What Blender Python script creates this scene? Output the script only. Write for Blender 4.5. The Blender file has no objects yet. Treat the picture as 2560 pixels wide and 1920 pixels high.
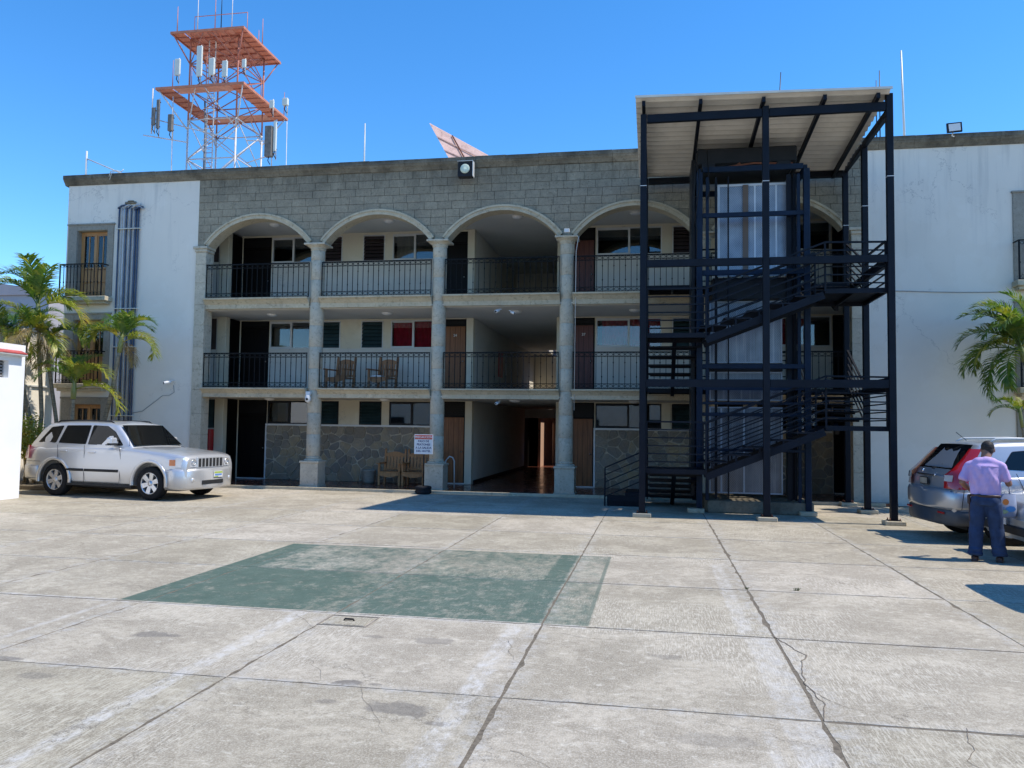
import bpy, bmesh, math, random
from mathutils import Vector, Matrix, noise
R = math.radians
random.seed(7)
sc = bpy.context.scene
COL = sc.collection

# ---------------------------------------------------------------- camera
cam = bpy.data.cameras.new('camera')
camo = bpy.data.objects.new('camera', cam); COL.objects.link(camo)
PITCH, ROLL, YAW = .0531, .01345, .1773
fw = Vector((-math.sin(YAW)*math.cos(PITCH), math.cos(YAW)*math.cos(PITCH), math.sin(PITCH)))
rt0 = Vector((math.cos(YAW), math.sin(YAW), 0)); up0 = rt0.cross(fw)
rt = math.cos(ROLL)*rt0 + math.sin(ROLL)*up0
up = -math.sin(ROLL)*rt0 + math.cos(ROLL)*up0
m = Matrix((rt, up, -fw)).transposed().to_4x4(); m.translation = (0, 0, 1.85)
camo.matrix_world = m
cam.sensor_width = 36; cam.lens = 1992/2560*36; cam.clip_end = 3000; cam.clip_start = .1
sc.camera = camo

# ---------------------------------------------------------------- sky and sun
SUN_EL, SUN_AZ = R(56.0), R(89.0)          # azimuth from +Y (away from camera) towards +X
w = bpy.data.worlds.new('World'); sc.world = w; w.use_nodes = True
nt = w.node_tree; nt.nodes.clear()
sky = nt.nodes.new('ShaderNodeTexSky'); sky.sky_type = 'NISHITA'; sky.sun_disc = False
sky.sun_elevation = SUN_EL; sky.sun_rotation = SUN_AZ
sky.altitude = 1500; sky.air_density = 1.05; sky.dust_density = .05; sky.ozone_density = 4.0
hs = nt.nodes.new('ShaderNodeHueSaturation'); hs.inputs['Saturation'].default_value = 1.27
bg = nt.nodes.new('ShaderNodeBackground'); bg.inputs['Strength'].default_value = .15
wo = nt.nodes.new('ShaderNodeOutputWorld')
nt.links.new(sky.outputs[0], hs.inputs['Color']); nt.links.new(hs.outputs[0], bg.inputs[0]); nt.links.new(bg.outputs[0], wo.inputs[0])
sl = bpy.data.lights.new('sun', 'SUN'); sl.energy = 2.85; sl.angle = R(.53); sl.color = (1, .915, .785)
so = bpy.data.objects.new('sun', sl); COL.objects.link(so); so.location = (30, 20, 40)
sd = Vector((math.cos(SUN_EL)*math.sin(SUN_AZ), math.cos(SUN_EL)*math.cos(SUN_AZ), math.sin(SUN_EL)))
so.rotation_euler = sd.to_track_quat('Z', 'Y').to_euler()
sc.view_settings.view_transform = 'Standard'; sc.view_settings.look = 'None'
sc.view_settings.exposure = .86; sc.view_settings.gamma = 1; sc.view_settings.use_curve_mapping = False
sc.cycles.max_bounces = 8; sc.cycles.diffuse_bounces = 5; sc.cycles.transparent_max_bounces = 16
sc.cycles.caustics_reflective = False; sc.cycles.caustics_refractive = False

# ---------------------------------------------------------------- node helpers
class N:
    """tiny expression builder over a material's node tree"""
    def __init__(s, name):
        s.m = bpy.data.materials.new(name); s.m.use_nodes = True
        s.t = s.m.node_tree; s.t.nodes.clear()
        s.out = s.t.nodes.new('ShaderNodeOutputMaterial')
        s.b = s.t.nodes.new('ShaderNodeBsdfPrincipled')
        s.t.links.new(s.b.outputs[0], s.out.inputs[0])
        s._pos = None
    def n(s, k): return s.t.nodes.new(k)
    def set(s, inp, v):
        if isinstance(v, bpy.types.NodeSocket): s.t.links.new(v, inp)
        elif isinstance(v, (tuple, list)) and len(v) == 3 and inp.type == 'RGBA': inp.default_value = (*v, 1)
        else: inp.default_value = v
    @property
    def pos(s):
        if s._pos is None: s._pos = s.n('ShaderNodeNewGeometry').outputs['Position']
        return s._pos
    def m_(s, op, a, b=0., c=0., clamp=False):
        n = s.n('ShaderNodeMath'); n.operation = op; n.use_clamp = clamp
        s.set(n.inputs[0], a); s.set(n.inputs[1], b)
        if op in ('MULTIPLY_ADD', 'SMOOTH_MIN', 'COMPARE'): s.set(n.inputs[2], c)
        return n.outputs[0]
    def xyz(s, v=None):
        n = s.n('ShaderNodeSeparateXYZ'); s.set(n.inputs[0], s.pos if v is None else v); return n.outputs
    def scale(s, v, sx, sy=None, sz=None):
        n = s.n('ShaderNodeVectorMath'); n.operation = 'MULTIPLY'; s.set(n.inputs[0], v)
        n.inputs[1].default_value = (sx, sx if sy is None else sy, sx if sz is None else sz); return n.outputs[0]
    def add(s, a, b):
        n = s.n('ShaderNodeVectorMath'); n.operation = 'ADD'; s.set(n.inputs[0], a); s.set(n.inputs[1], b); return n.outputs[0]
    def noise(s, scale, detail=4, rough=.55, v=None, color=False, dist=0):
        n = s.n('ShaderNodeTexNoise'); s.set(n.inputs['Vector'], s.pos if v is None else v)
        n.inputs['Scale'].default_value = scale; n.inputs['Detail'].default_value = detail; n.inputs['Roughness'].default_value = rough
        n.inputs['Distortion'].default_value = dist
        return n.outputs['Color' if color else 'Fac']
    def ramp(s, f, a, b, lo=0., hi=1.):
        n = s.n('ShaderNodeMapRange'); s.set(n.inputs[0], f)
        n.inputs[1].default_value = a; n.inputs[2].default_value = b; n.inputs[3].default_value = lo; n.inputs[4].default_value = hi
        n.clamp = True; return n.outputs[0]
    def mix(s, f, a, b, mode='MIX'):
        n = s.n('ShaderNodeMix'); n.data_type = 'RGBA'; n.blend_type = mode
        s.set(n.inputs[0], f); s.set(n.inputs[6], a); s.set(n.inputs[7], b); return n.outputs[2]
    def mul(s, a, b): return s.mix(1., a, b, 'MULTIPLY')
    def bump(s, h, strength, dist=.01):
        n = s.n('ShaderNodeBump'); n.inputs['Strength'].default_value = strength; n.inputs['Distance'].default_value = dist
        s.set(n.inputs['Height'], h); s.set(s.b.inputs['Normal'], n.outputs[0])
    def rect(s, X, Y, x0, x1, y0, y1, e=.015):
        def edge(v, a, sgn):
            return s.ramp(v, a-e, a+e, 0, 1) if sgn > 0 else s.ramp(v, a-e, a+e, 1, 0)
        a = s.m_('MULTIPLY', edge(X, x0, 1), edge(X, x1, -1)); b = s.m_('MULTIPLY', edge(Y, y0, 1), edge(Y, y1, -1))
        return s.m_('MULTIPLY', a, b)
    def fin(s, col, rough=.6, metal=0., spec=None):
        s.set(s.b.inputs['Base Color'], col); s.set(s.b.inputs['Roughness'], rough); s.set(s.b.inputs['Metallic'], metal)
        if spec is not None: s.b.inputs['Specular IOR Level'].default_value = spec
        return s.m

def paint(name, col, rough=.6, var=.12, scale=3., metal=0., bump=0., bscale=60., coat=0., dirt=None, dirtamt=.3, rnd=0., spec=None):
    a = N(name)
    f = a.noise(scale, 5)
    c = a.mix(a.ramp(f, .3, .7), tuple(x*(1-var) for x in col), tuple(min(1, x*(1+var)) for x in col))
    if dirt is not None:
        d = a.ramp(a.noise(scale*2.3, 8, .7), .52, .75, 0, dirtamt)
        c = a.mix(d, c, dirt)
    if rnd:
        oi = a.n('ShaderNodeObjectInfo').outputs['Random']
        v = a.ramp(oi, 0, 1, 1-rnd, 1+rnd)
        g = a.n('ShaderNodeCombineColor')
        for i in range(3): a.set(g.inputs[i], v)
        c = a.mul(c, g.outputs[0])
    if bump: a.bump(a.noise(bscale, 4), bump)
    if coat: a.b.inputs['Coat Weight'].default_value = coat; a.b.inputs['Coat Roughness'].default_value = .05
    return a.fin(c, rough, metal, spec if spec is not None else (.18 if max(col) < .05 and rough > .3 else None))

# ---------------------------------------------------------------- mesh helpers
class MB:
    def __init__(s): s.v = []; s.f = []; s.sm = []
    def add(s, vs, fs, smooth=False):
        o = len(s.v); s.v += [tuple(p) for p in vs]
        for f in fs: s.f.append(tuple(i+o for i in f)); s.sm.append(smooth)
        return s
    def box(s, x0, x1, y0, y1, z0, z1):
        return s.add([(x0,y0,z0),(x1,y0,z0),(x1,y1,z0),(x0,y1,z0),(x0,y0,z1),(x1,y0,z1),(x1,y1,z1),(x0,y1,z1)],
            [(0,3,2,1),(4,5,6,7),(0,1,5,4),(1,2,6,5),(2,3,7,6),(3,0,4,7)])
    def bev(s, x0, x1, y0, y1, z0, z1, b=.006):
        """box with chamfered edges"""
        bm = bmesh.new(); r = bmesh.ops.create_cube(bm, size=1)
        for v in bm.verts: v.co = ((x0+x1)/2+v.co.x*(x1-x0), (y0+y1)/2+v.co.y*(y1-y0), (z0+z1)/2+v.co.z*(z1-z0))
        bmesh.ops.bevel(bm, geom=bm.edges[:], offset=b, segments=1, affect='EDGES')
        bmesh.ops.recalc_face_normals(bm, faces=bm.faces[:])
        return s.bm(bm)
    def bm(s, bm, smooth=False):
        bm.verts.index_update()
        s.add([v.co[:] for v in bm.verts], [tuple(v.index for v in f.verts) for f in bm.faces], smooth); bm.free(); return s
    def prism(s, pts, axis, a, b, smooth=False):
        """extrude a 2D polygon (counter-clockwise or not) along axis from a to b"""
        n = len(pts)
        def P(p, t):
            if axis == 'y': return (p[0], t, p[1])
            if axis == 'x': return (t, p[0], p[1])
            return (p[0], p[1], t)
        vs = [P(p, a) for p in pts]+[P(p, b) for p in pts]
        fs = [(i, (i+1) % n, (i+1) % n+n, i+n) for i in range(n)]
        ar = sum(pts[i][0]*pts[(i+1) % n][1]-pts[(i+1) % n][0]*pts[i][1] for i in range(n))
        caps = [tuple(range(n-1, -1, -1)), tuple(range(n, 2*n))]
        flip = (ar < 0) ^ (axis == 'y') ^ (b < a)
        fs = fs+caps
        if flip: fs = [tuple(reversed(f)) for f in fs]
        return s.add(vs, fs, smooth)
    def tube(s, pts, r, seg=8, smooth=True, cap=True, flat=None):
        """tube through pts; r number or list; flat=(a,b) scales the two section axes"""
        pts = [Vector(p) for p in pts]; n = len(pts)
        rs = r if isinstance(r, (list, tuple)) else [r]*n
        vs = []; t0 = (pts[1]-pts[0]).normalized()
        ref = Vector((0, 0, 1)) if abs(t0.z) < .9 else Vector((0, 1, 0))
        u = t0.cross(ref).normalized()
        for i, p in enumerate(pts):
            t = (pts[min(i+1, n-1)]-pts[max(i-1, 0)]).normalized()
            u = (u-t*u.dot(t)); u = u.normalized() if u.length > 1e-6 else t.orthogonal().normalized()
            v = t.cross(u)
            fa, fb = flat if flat else (1, 1)
            for k in range(seg):
                a = 2*math.pi*k/seg; vs.append(p+(u*math.cos(a)*fa+v*math.sin(a)*fb)*rs[i])
        fs = [(i*seg+k, i*seg+(k+1) % seg, (i+1)*seg+(k+1) % seg, (i+1)*seg+k) for i in range(n-1) for k in range(seg)]
        s.add(vs, fs, smooth)
        if cap:
            o = len(s.v)-len(vs)
            s.f.append(tuple(o+k for k in range(seg-1, -1, -1))); s.sm.append(False)
            s.f.append(tuple(o+(n-1)*seg+k for k in range(seg))); s.sm.append(False)
        return s
    def beam(s, a, b, w=.05, h=None, upv=(0, 0, 1)):
        """rectangular bar from a to b"""
        a = Vector(a); b = Vector(b); h = w if h is None else h
        t = (b-a).normalized(); u = t.cross(Vector(upv))
        if u.length < 1e-4: u = t.cross(Vector((0, 1, 0)))
        u.normalize(); v = u.cross(t).normalized()
        vs = [p+u*sx*w/2+v*sz*h/2 for p in (a, b) for sx, sz in ((-1, -1), (1, -1), (1, 1), (-1, 1))]
        return s.add(vs, [(3,2,1,0),(4,5,6,7),(0,1,5,4),(1,2,6,5),(2,3,7,6),(3,0,4,7)])
    def lathe(s, prof, c=(0, 0, 0), seg=24, smooth=True, axis='z', cap=True):
        vs = []
        for r, z in prof:
            for k in range(seg):
                a = 2*math.pi*k/seg
                p = (r*math.cos(a), r*math.sin(a), z)
                if axis == 'y': p = (p[0], z, p[1])
                if axis == 'x': p = (z, p[0], p[1])
                vs.append((c[0]+p[0], c[1]+p[1], c[2]+p[2]))
        n = len(prof)
        fs = [(i*seg+k, i*seg+(k+1) % seg, (i+1)*seg+(k+1) % seg, (i+1)*seg+k) for i in range(n-1) for k in range(seg)]
        if cap: fs += [tuple(range(seg-1, -1, -1)), tuple((n-1)*seg+k for k in range(seg))]
        if axis == 'y': fs = [tuple(reversed(f)) for f in fs]
        return s.add(vs, fs, smooth)
    def mesh(s, name, mats, fm=None):
        me = bpy.data.meshes.new(name); me.from_pydata(s.v, [], s.f)
        me.polygons.foreach_set('use_smooth', s.sm)
        for mm in (mats if isinstance(mats, (list, tuple)) else [mats]): me.materials.append(mm)
        me.update(); return me

WP = {}
def link(o, parent=None, loc=(0, 0, 0), rz=0.):
    COL.objects.link(o); L = Vector(loc)
    if parent is not None:
        o.parent = parent; o.location = L-WP[parent.as_pointer()]
    else: o.location = L
    if rz: o.rotation_euler = (0, 0, rz)
    WP[o.as_pointer()] = L
    return o
def tagp(o, label=None, cat=None, group=None, kind=None):
    if label: o['label'] = label
    if cat: o['category'] = cat
    if group: o['group'] = group
    if kind: o['kind'] = kind
    return o
def thing(name, label, cat, loc=(0, 0, 0), rz=None, group=None):
    """Empty at the thing's base; rz=None: parts are built in world coordinates, else in the thing's own"""
    o = bpy.data.objects.new(name, None); o.empty_display_size = .2
    COL.objects.link(o); o.location = loc
    WP[o.as_pointer()] = Vector(loc) if rz is None else Vector((0, 0, 0))
    if rz is not None: o.rotation_euler = (0, 0, rz)
    return tagp(o, label, cat, group)
def part(name, mb, mat, parent=None, loc=(0, 0, 0), label=None, rz=0., kind=None, autos=None):
    me = mb if isinstance(mb, bpy.types.Mesh) else mb.mesh(name, mat)
    o = bpy.data.objects.new(name, me); link(o, parent, loc, rz)
    if label: o['label'] = label
    if kind: o['kind'] = kind
    if autos:
        bm = bmesh.new(); bm.from_mesh(me)
        for e in bm.edges:
            if len(e.link_faces) == 2 and e.calc_face_angle(0) > autos: e.smooth = False
        bm.to_mesh(me); bm.free()
    return o
def pieces(name, lst, mat, parent, **k):
    """one part per box"""
    for b in lst: part(name, MB().box(*b), mat, parent, **k)
def copy_tree(o, parent=None):
    c = o.copy(); COL.objects.link(c); WP[c.as_pointer()] = WP[o.as_pointer()].copy()
    if parent is not None: c.parent = parent
    for ch in list(o.children): copy_tree(ch, c)
    return c
def evalmesh(o, name):
    dg = bpy.context.evaluated_depsgraph_get(); me = bpy.data.meshes.new_from_object(o.evaluated_get(dg)); me.name = name; return me
def struct(name, mb, mat):
    o = part(name, mb, mat); o['kind'] = 'structure'; return o
# ================================================================ materials
def m_concrete():
    a = N('yard_concrete'); X, Y, Z = a.xyz()
    f1 = a.noise(.45, 7, .65); f2 = a.noise(1.3, 10, .74, dist=.4); f3 = a.noise(13, 8, .8)
    st = a.noise(11, 7, .72, v=a.scale(a.pos, 7.0, .6, 1)); sx_ = a.noise(9, 10, .82, v=a.scale(a.pos, .8, 1.2, 1), dist=.2)
    c = a.mix(a.ramp(f1, .34, .66), (.255, .222, .172), (.325, .286, .224))
    c = a.mix(a.ramp(f2, .47, .58, 0, .85), c, (.42, .372, .295))
    c = a.mix(a.ramp(sx_, .55, .60, 0, .65), c, (.55, .51, .43))
    c = a.mix(a.ramp(a.noise(4.2, 9, .8), .34, .44, .5, 0), c, (.175, .150, .115))
    c = a.mix(a.ramp(f3, .47, .56, 0, .40), c, (.185, .155, .115))
    c = a.mix(a.ramp(a.noise(70, 3, .8), .50, .58, 0, .45), c, (.56, .51, .425))
    stm = a.ramp(a.noise(.42, 2, .5, v=a.add(a.pos, (7, 3, 0))), .50, .58, 0, .8)
    c = a.mix(a.m_('MULTIPLY', a.ramp(st, .5, .58), stm), c, (.52, .475, .395))
    c = a.mix(1., c, (1.13, 1.135, 1.15), 'MULTIPLY')
    # slab to slab tint
    oi = a.n('ShaderNodeObjectInfo').outputs['Random']; v = a.ramp(oi, 0, 1, .88, 1.06)
    g = a.n('ShaderNodeCombineColor'); a.set(g.inputs[0], v); a.set(g.inputs[1], v); a.set(g.inputs[2], a.ramp(oi, 0, 1, .82, 1.05)); c = a.mul(c, g.outputs[0])
    # joints are dirtier / chipped pale beside
    # dark spots of oil
    d = a.n('ShaderNodeTexVoronoi'); a.set(d.inputs['Vector'], a.add(a.pos, a.scale(a.noise(3, 3, .6, color=True), .35))); d.inputs['Scale'].default_value = 1.9
    sp = a.ramp(d.outputs['Distance'], .05, .09, .5, 0); c = a.mix(a.m_('MULTIPLY', sp, a.ramp(a.noise(.8, 2), .5, .6)), c, (.17, .16, .145))
    nz = a.noise(5, 4, .6)
    for (sx, sy, rx, ry, am) in ((-4.29, 6.37, .20, .09, .55), (-4.1, 6.38, .08, .05, .5), (-2.15, 5.52, .12, .06, .7), (-1.95, 5.53, .06, .03, .5), (-1.63, 5.1, .24, .13, .55), (-2.15, 5.12, .12, .05, .4),
                                 (-1.87, 6.73, .18, .11, .4), (-2.4, 6.75, .09, .05, .4), (.1, 6.7, .14, .08, .35), (-5.1, 5.5, .3, .05, .6), (.35, 5.0, .3, .1, .25), (-4.4, 5.2, .16, .08, .35), (-1.3, 4.9, .09, .04, .5)):
        dx = a.m_('MULTIPLY', a.m_('SUBTRACT', X, sx), 1/rx); dy = a.m_('MULTIPLY', a.m_('SUBTRACT', Y, sy), 1/ry)
        q = a.m_('SQRT', a.m_('ADD', a.m_('MULTIPLY', dx, dx), a.m_('MULTIPLY', dy, dy)))
        q = a.m_('ADD', q, a.m_('MULTIPLY', a.m_('SUBTRACT', nz, .5), 2.2))
        c = a.mix(a.ramp(q, .75, 1.05, am, 0), c, (.13, .12, .11))
    # hairline cracks, only in places
    def crack(scale, wdt, lo, hi, col, amt, off):
        vz = a.n('ShaderNodeTexVoronoi'); vz.feature = 'DISTANCE_TO_EDGE'; vz.inputs['Scale'].default_value = scale
        nn = a.noise(2.6, 6, .7, color=True); a.set(vz.inputs['Vector'], a.add(a.add(a.pos, a.scale(nn, .85)), (off, off*.7, 0)))
        mk = a.ramp(a.noise(.33, 2, .5, v=a.add(a.pos, (off*3, 0, 0))), lo, hi)
        return a.m_('MULTIPLY', a.ramp(vz.outputs[0], 0, wdt, amt, 0), mk)
    k1 = crack(.34, .0035, .53, .56, None, .6, 3.1); k2 = crack(.5, .003, .56, .59, None, .5, 9.7)
    kk = a.m_('MAXIMUM', k1, k2)
    # faded white stripes
    w = a.add(a.pos, a.scale(a.noise(5, 4, .7, color=True), .09)); wx, wy, wz = a.xyz(w)
    wn = a.ramp(a.noise(9, 9, .85, v=a.scale(a.pos, 1, .5, 1)), .47, .58)
    ln = None
    for (x0, x1, y0, y1, amt) in ((-5.50, -5.43, 2, 7.5, .75), (-14, -5.5, 7.51, 7.57, .8), (-3.48, -3.34, 1, 7.5, .95), (-1.34, -1.19, 1, 7.5, .95), (.76, .90, 7.6, 11.3, .85), (.66, .72, 1, 5.2, .6), (.80, 1.02, 1, 7.5, .62), (-5.5, -.6, 7.46, 7.51, .9)):
        r = a.m_('MULTIPLY', a.rect(wx, wy, x0+.045, x1+.045, y0+.045, y1+.045, .02), amt); ln = r if ln is None else a.m_('MAXIMUM', ln, r)
    ln = a.m_('MULTIPLY', ln, a.ramp(wn, 0, 1, .12, .75)); c = a.mix(ln, c, (.60, .585, .55))
    # chipped pale borders along the joints
    def near(V_, a0, w0):
        return a.ramp(a.m_('ABSOLUTE', a.m_('SUBTRACT', V_, a0)), w0*.25, w0, 1, 0)
    jn = None
    for xv in (-9.4, -7.25, -5.17, -3.06, -1.03, 1.06, 3.17, 5.28):
        r = near(X, xv, .16 if xv != 1.06 else .26); jn = r if jn is None else a.m_('MAXIMUM', jn, r)
    for yv in (3.35, 5.45, 7.5, 9.63, 11.8, 13.95, 16.1): jn = a.m_('MAXIMUM', jn, near(Y, yv, .10))
    c = a.mix(a.m_('MULTIPLY', jn, a.ramp(a.noise(6, 9, .8), .47, .60, 0, .7)), c, (.47, .455, .42))
    jd = a.ramp(a.noise(20, 6, .8), .55, .62, 0, .65); c = a.mix(a.m_('MULTIPLY', a.m_('MULTIPLY', jn, jn), jd), c, (.16, .14, .11))
    # green painted patch, worn
    px, py, pz = a.xyz(a.add(a.pos, a.scale(a.noise(14, 6, .75, color=True), .035)))
    box = a.rect(px, py, -5.448, -.578, 7.562, 11.637, .010)
    wear = a.noise(5.5, 12, .82, v=a.scale(a.pos, 1, .6, 1)); big = a.noise(.9, 3, .5)
    def fldm(x0, x1, y0, y1, v, e=.02): return a.m_('MULTIPLY', a.rect(px, py, x0, x1, y0, y1, e), v)
    base = a.m_('ADD', .70, 0.)
    for q_ in ((-5.0, -1.30, 9.62, 11.62, .11), (-1.05, -.5, 7.4, 11.7, .15), (-3.5, -2.9, 7.4, 11.7, .07, .08), (-2.9, -1.3, 7.4, 9.6, .03), (-2.9, -1.3, 9.9, 11.0, .04, .2), (-1.0, -.5, 9.7, 11.1, .08, .1)):
        base = a.m_('SUBTRACT', base, fldm(*q_))
    fld = a.m_('ADD', base, a.m_('MULTIPLY', a.m_('SUBTRACT', big, .5), .16))
    left = a.ramp(a.m_('ADD', a.m_('SUBTRACT', fld, wear), .5), .46, .68, .18, .84)
    edge = a.m_('SUBTRACT', box, a.rect(px, py, -5.44, -.63, 7.57, 11.59, .01), clamp=True)
    left = a.m_('MAXIMUM', left, a.m_('MULTIPLY', edge, .62))
    gm = a.m_('MULTIPLY', box, left)
    gcol = a.mix(a.ramp(a.noise(5, 6, .7), .3, .7), (.024, .075, .060), (.045, .108, .086))
    c = a.mix(gm, c, gcol)
    c = a.mix(a.m_('MULTIPLY', box, a.ramp(a.noise(9, 9, .85, v=a.scale(a.pos, .6, 1.6, 1)), .585, .62, 0, .45)), c, (.40, .40, .35))
    c = a.mix(kk, c, (.15, .13, .105))
    h = a.m_('ADD', a.m_('MULTIPLY', st, .8), a.m_('SUBTRACT', a.noise(60, 6, .7), a.m_('MULTIPLY', kk, 2.)))
    a.bump(h, .55, .006)
    return a.fin(c, .9, 0, .25)
C_GROUND = m_concrete()
C_SOIL = paint('joint_dirt', (.15, .125, .09), .95, .4, 30)
C_EARTH = paint('surrounding_ground', (.30, .28, .25), .95, .2, .4, dirt=(.2, .18, .15))
def m_wall(name, col, blot=(.2, .2, .19), amt=.5, lo=.60, drip=True):
    a = N(name); X, Y, Z = a.xyz()
    c = a.mix(a.ramp(a.noise(.7, 4), .3, .7), tuple(x*.93 for x in col), col)
    c = a.mix(a.ramp(a.noise(2.3, 9, .75), lo, lo+.14, 0, amt), c, blot)
    if drip:
        d = a.noise(3.5, 6, .6, v=a.scale(a.pos, 1.6, 1.6, .12)); top = a.ramp(Z, 5.5, 9.1, 0, .35)
        c = a.mix(a.m_('MULTIPLY', a.ramp(d, .5, .72), top), c, (.30, .30, .29))
        lowd = a.ramp(Z, .0, .7, .45, 0); c = a.mix(a.m_('MULTIPLY', lowd, a.ramp(a.noise(4, 6, .7), .35, .65)), c, (.33, .31, .28))
    vz = a.n('ShaderNodeTexVoronoi'); vz.feature = 'DISTANCE_TO_EDGE'; vz.inputs['Scale'].default_value = .55; a.set(vz.inputs['Vector'], a.add(a.pos, a.scale(a.noise(2.2, 6, .7, color=True), .9)))
    c = a.mix(a.m_('MULTIPLY', a.ramp(vz.outputs[0], 0, .006, .6, 0), a.ramp(a.noise(.5, 2), .52, .58)), c, (.25, .24, .22))
    c = a.mix(a.ramp(a.noise(.9, 4, .6, v=a.add(a.pos, (5, 0, 2))), .52, .56, 0, .10), c, (.9, .88, .82))
    a.bump(a.noise(25, 5, .6), .25, .006)
    return a.fin(c, .85, 0, .25)
C_WHITE = m_wall('white_plaster', (.78, .725, .63), lo=.62, amt=.35)
C_CREAM = m_wall('cream_plaster', (.66, .60, .46), drip=False, amt=.2)
C_INWALL = m_wall('gallery_plaster', (.64, .61, .54), drip=False, amt=.15)
C_CEIL = paint('ceiling_plaster', (.60, .575, .52), .9, .05, 1)
def m_stone(name, c0, c1, grime, amt=.5, sc_=6., gz=None, rnd=.08):
    a = N(name); X, Y, Z = a.xyz()
    c = a.mix(a.ramp(a.noise(sc_, 8, .7), .3, .7), c0, c1)
    c = a.mix(a.ramp(a.noise(sc_*3.2, 7, .8), .53, .64, 0, .75), c, tuple(x*.5 for x in c0)); c = a.mix(a.ramp(a.noise(sc_*2.1, 7, .8, v=a.add(a.pos, (9, 0, 4))), .56, .66, 0, .5), c, tuple(min(.8, x*1.35) for x in c1))
    c = a.mix(a.ramp(a.noise(1.1, 7, .7), .45, .75, 0, amt), c, grime)
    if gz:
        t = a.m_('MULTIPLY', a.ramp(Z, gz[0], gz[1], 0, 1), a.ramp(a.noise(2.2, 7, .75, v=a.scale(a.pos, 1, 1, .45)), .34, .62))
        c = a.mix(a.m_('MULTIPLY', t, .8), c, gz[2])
    oi = a.n('ShaderNodeObjectInfo').outputs['Random']; v = a.ramp(oi, 0, 1, 1-rnd, 1+rnd)
    g = a.n('ShaderNodeCombineColor'); [a.set(g.inputs[i], v) for i in range(3)]; c = a.mul(c, g.outputs[0])
    a.bump(a.noise(sc_*9, 6, .7), .45, .01)
    return a.fin(c, .9, 0, .2)
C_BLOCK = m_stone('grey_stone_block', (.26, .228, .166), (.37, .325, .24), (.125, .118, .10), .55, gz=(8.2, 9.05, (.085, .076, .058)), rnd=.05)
C_MORTAR = paint('dark_mortar', (.07, .064, .052), .95)
C_CORN = m_stone('weathered_cornice_stone', (.165, .145, .108), (.26, .232, .178), (.05, .045, .037), .9, 4, gz=(9.17, 9.3, (.045, .042, .038)))
C_CANT = m_stone('beige_quarry_stone', (.46, .40, .285), (.56, .49, .355), (.30, .275, .23), .35, 3, rnd=.05)
C_COLST = m_stone('grey_column_stone', (.475, .42, .32), (.59, .525, .405), (.33, .30, .24), .45, 4, rnd=.035)
C_FRAMEST = m_stone('grey_window_surround', (.27, .245, .20), (.335, .305, .25), (.2, .195, .18), .4, 5)
C_FLAG = N('flagstone')
def _():
    a = C_FLAG; oi = a.n('ShaderNodeObjectInfo').outputs['Random']
    r = a.n('ShaderNodeValToRGB'); a.set(r.inputs[0], oi); e = r.color_ramp.elements
    e[0].color = (.20, .165, .12, 1); e[1].color = (.44, .32, .17, 1)
    for p, c in ((.25, (.31, .24, .15, 1)), (.5, (.19, .17, .145, 1)), (.75, (.37, .30, .20, 1))): e.new(p).color = c
    c = a.mix(a.ramp(a.noise(5, 8, .7), .4, .7, 0, .6), r.outputs[0], (.20, .19, .175))
    c = a.mix(a.ramp(a.noise(2.2, 5, .7), .5, .68, 0, .45), c, (.28, .27, .25)); a.bump(a.noise(9, 7, .7), .9, .04); return a.fin(c, .55, 0, .45)
C_FLAG = _()
C_FLAGM = paint('flagstone_mortar', (.50, .43, .32), .9, .35, 2)
C_TILE = N('red_floor_tile')
def _():
    a = C_TILE; b = a.n('ShaderNodeTexBrick'); b.offset = 0; a.set(b.inputs['Vector'], a.pos); b.inputs['Scale'].default_value = 1
    b.inputs['Brick Width'].default_value = .3; b.inputs['Row Height'].default_value = .3; b.inputs['Mortar Size'].default_value = .006
    for i, c in ((1, (.155, .050, .032)), (2, (.20, .070, .045)), (3, (.06, .035, .03))): a.set(b.inputs[i], c)
    c = a.mix(a.ramp(a.noise(3, 6), .4, .7, 0, .4), b.outputs[0], (.10, .045, .035)); return a.fin(c, a.ramp(a.noise(6, 4), .3, .7, .12, .32))
C_TILE = _()
C_STEEL = paint('navy_painted_steel', (.0055, .008, .0145), .5, .25, 4, dirt=(.02, .02, .02), dirtamt=.25)
C_STEELB = paint('blue_painted_steel', (.006, .016, .038), .5, .25, 4, dirt=(.02, .025, .035), dirtamt=.3)
C_IRON = paint('black_wrought_iron', (.005, .005, .006), .5, .3, 8)
C_WOODD = paint('dark_varnished_wood', (.055, .018, .010), .38, .35, 5, dirt=(.02, .008, .005))
def m_wood(name, c0, c1, rough=.45, vert=True):
    a = N(name); v = a.scale(a.pos, 14, 14, .9) if vert else a.scale(a.pos, .9, 14, 14)
    f = a.noise(2.2, 6, .65, v=v, dist=.6); c = a.mix(a.ramp(f, .35, .68), c0, c1); a.bump(f, .2, .004); return a.fin(c, rough)
C_DOOR = m_wood('brown_door_wood', (.15, .050, .011), (.27, .100, .026))
C_DOORR = m_wood('reddish_door_wood', (.085, .022, .016), (.135, .038, .026))
C_BLACKW = paint('near_black_wood', (.003, .0022, .0022), .5, .3)
C_HONEY = m_wood('honey_window_wood', (.36, .17, .055), (.52, .27, .10))
C_CHAIR = m_wood('rustic_chair_wood', (.32, .145, .05), (.48, .25, .10), .6)
C_CHAIRD = m_wood('rustic_chair_wood_dark', (.24, .11, .045), (.38, .19, .085), .6)
C_PINKW = paint('pinkish_corridor_plaster', (.46, .30, .22), .9, .1, 1)
C_ALU = paint('white_aluminium_frame', (.58, .585, .57), .4, .06)
C_DARKFR = paint('dark_window_frame', (.02, .02, .022), .4, .2)
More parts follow.
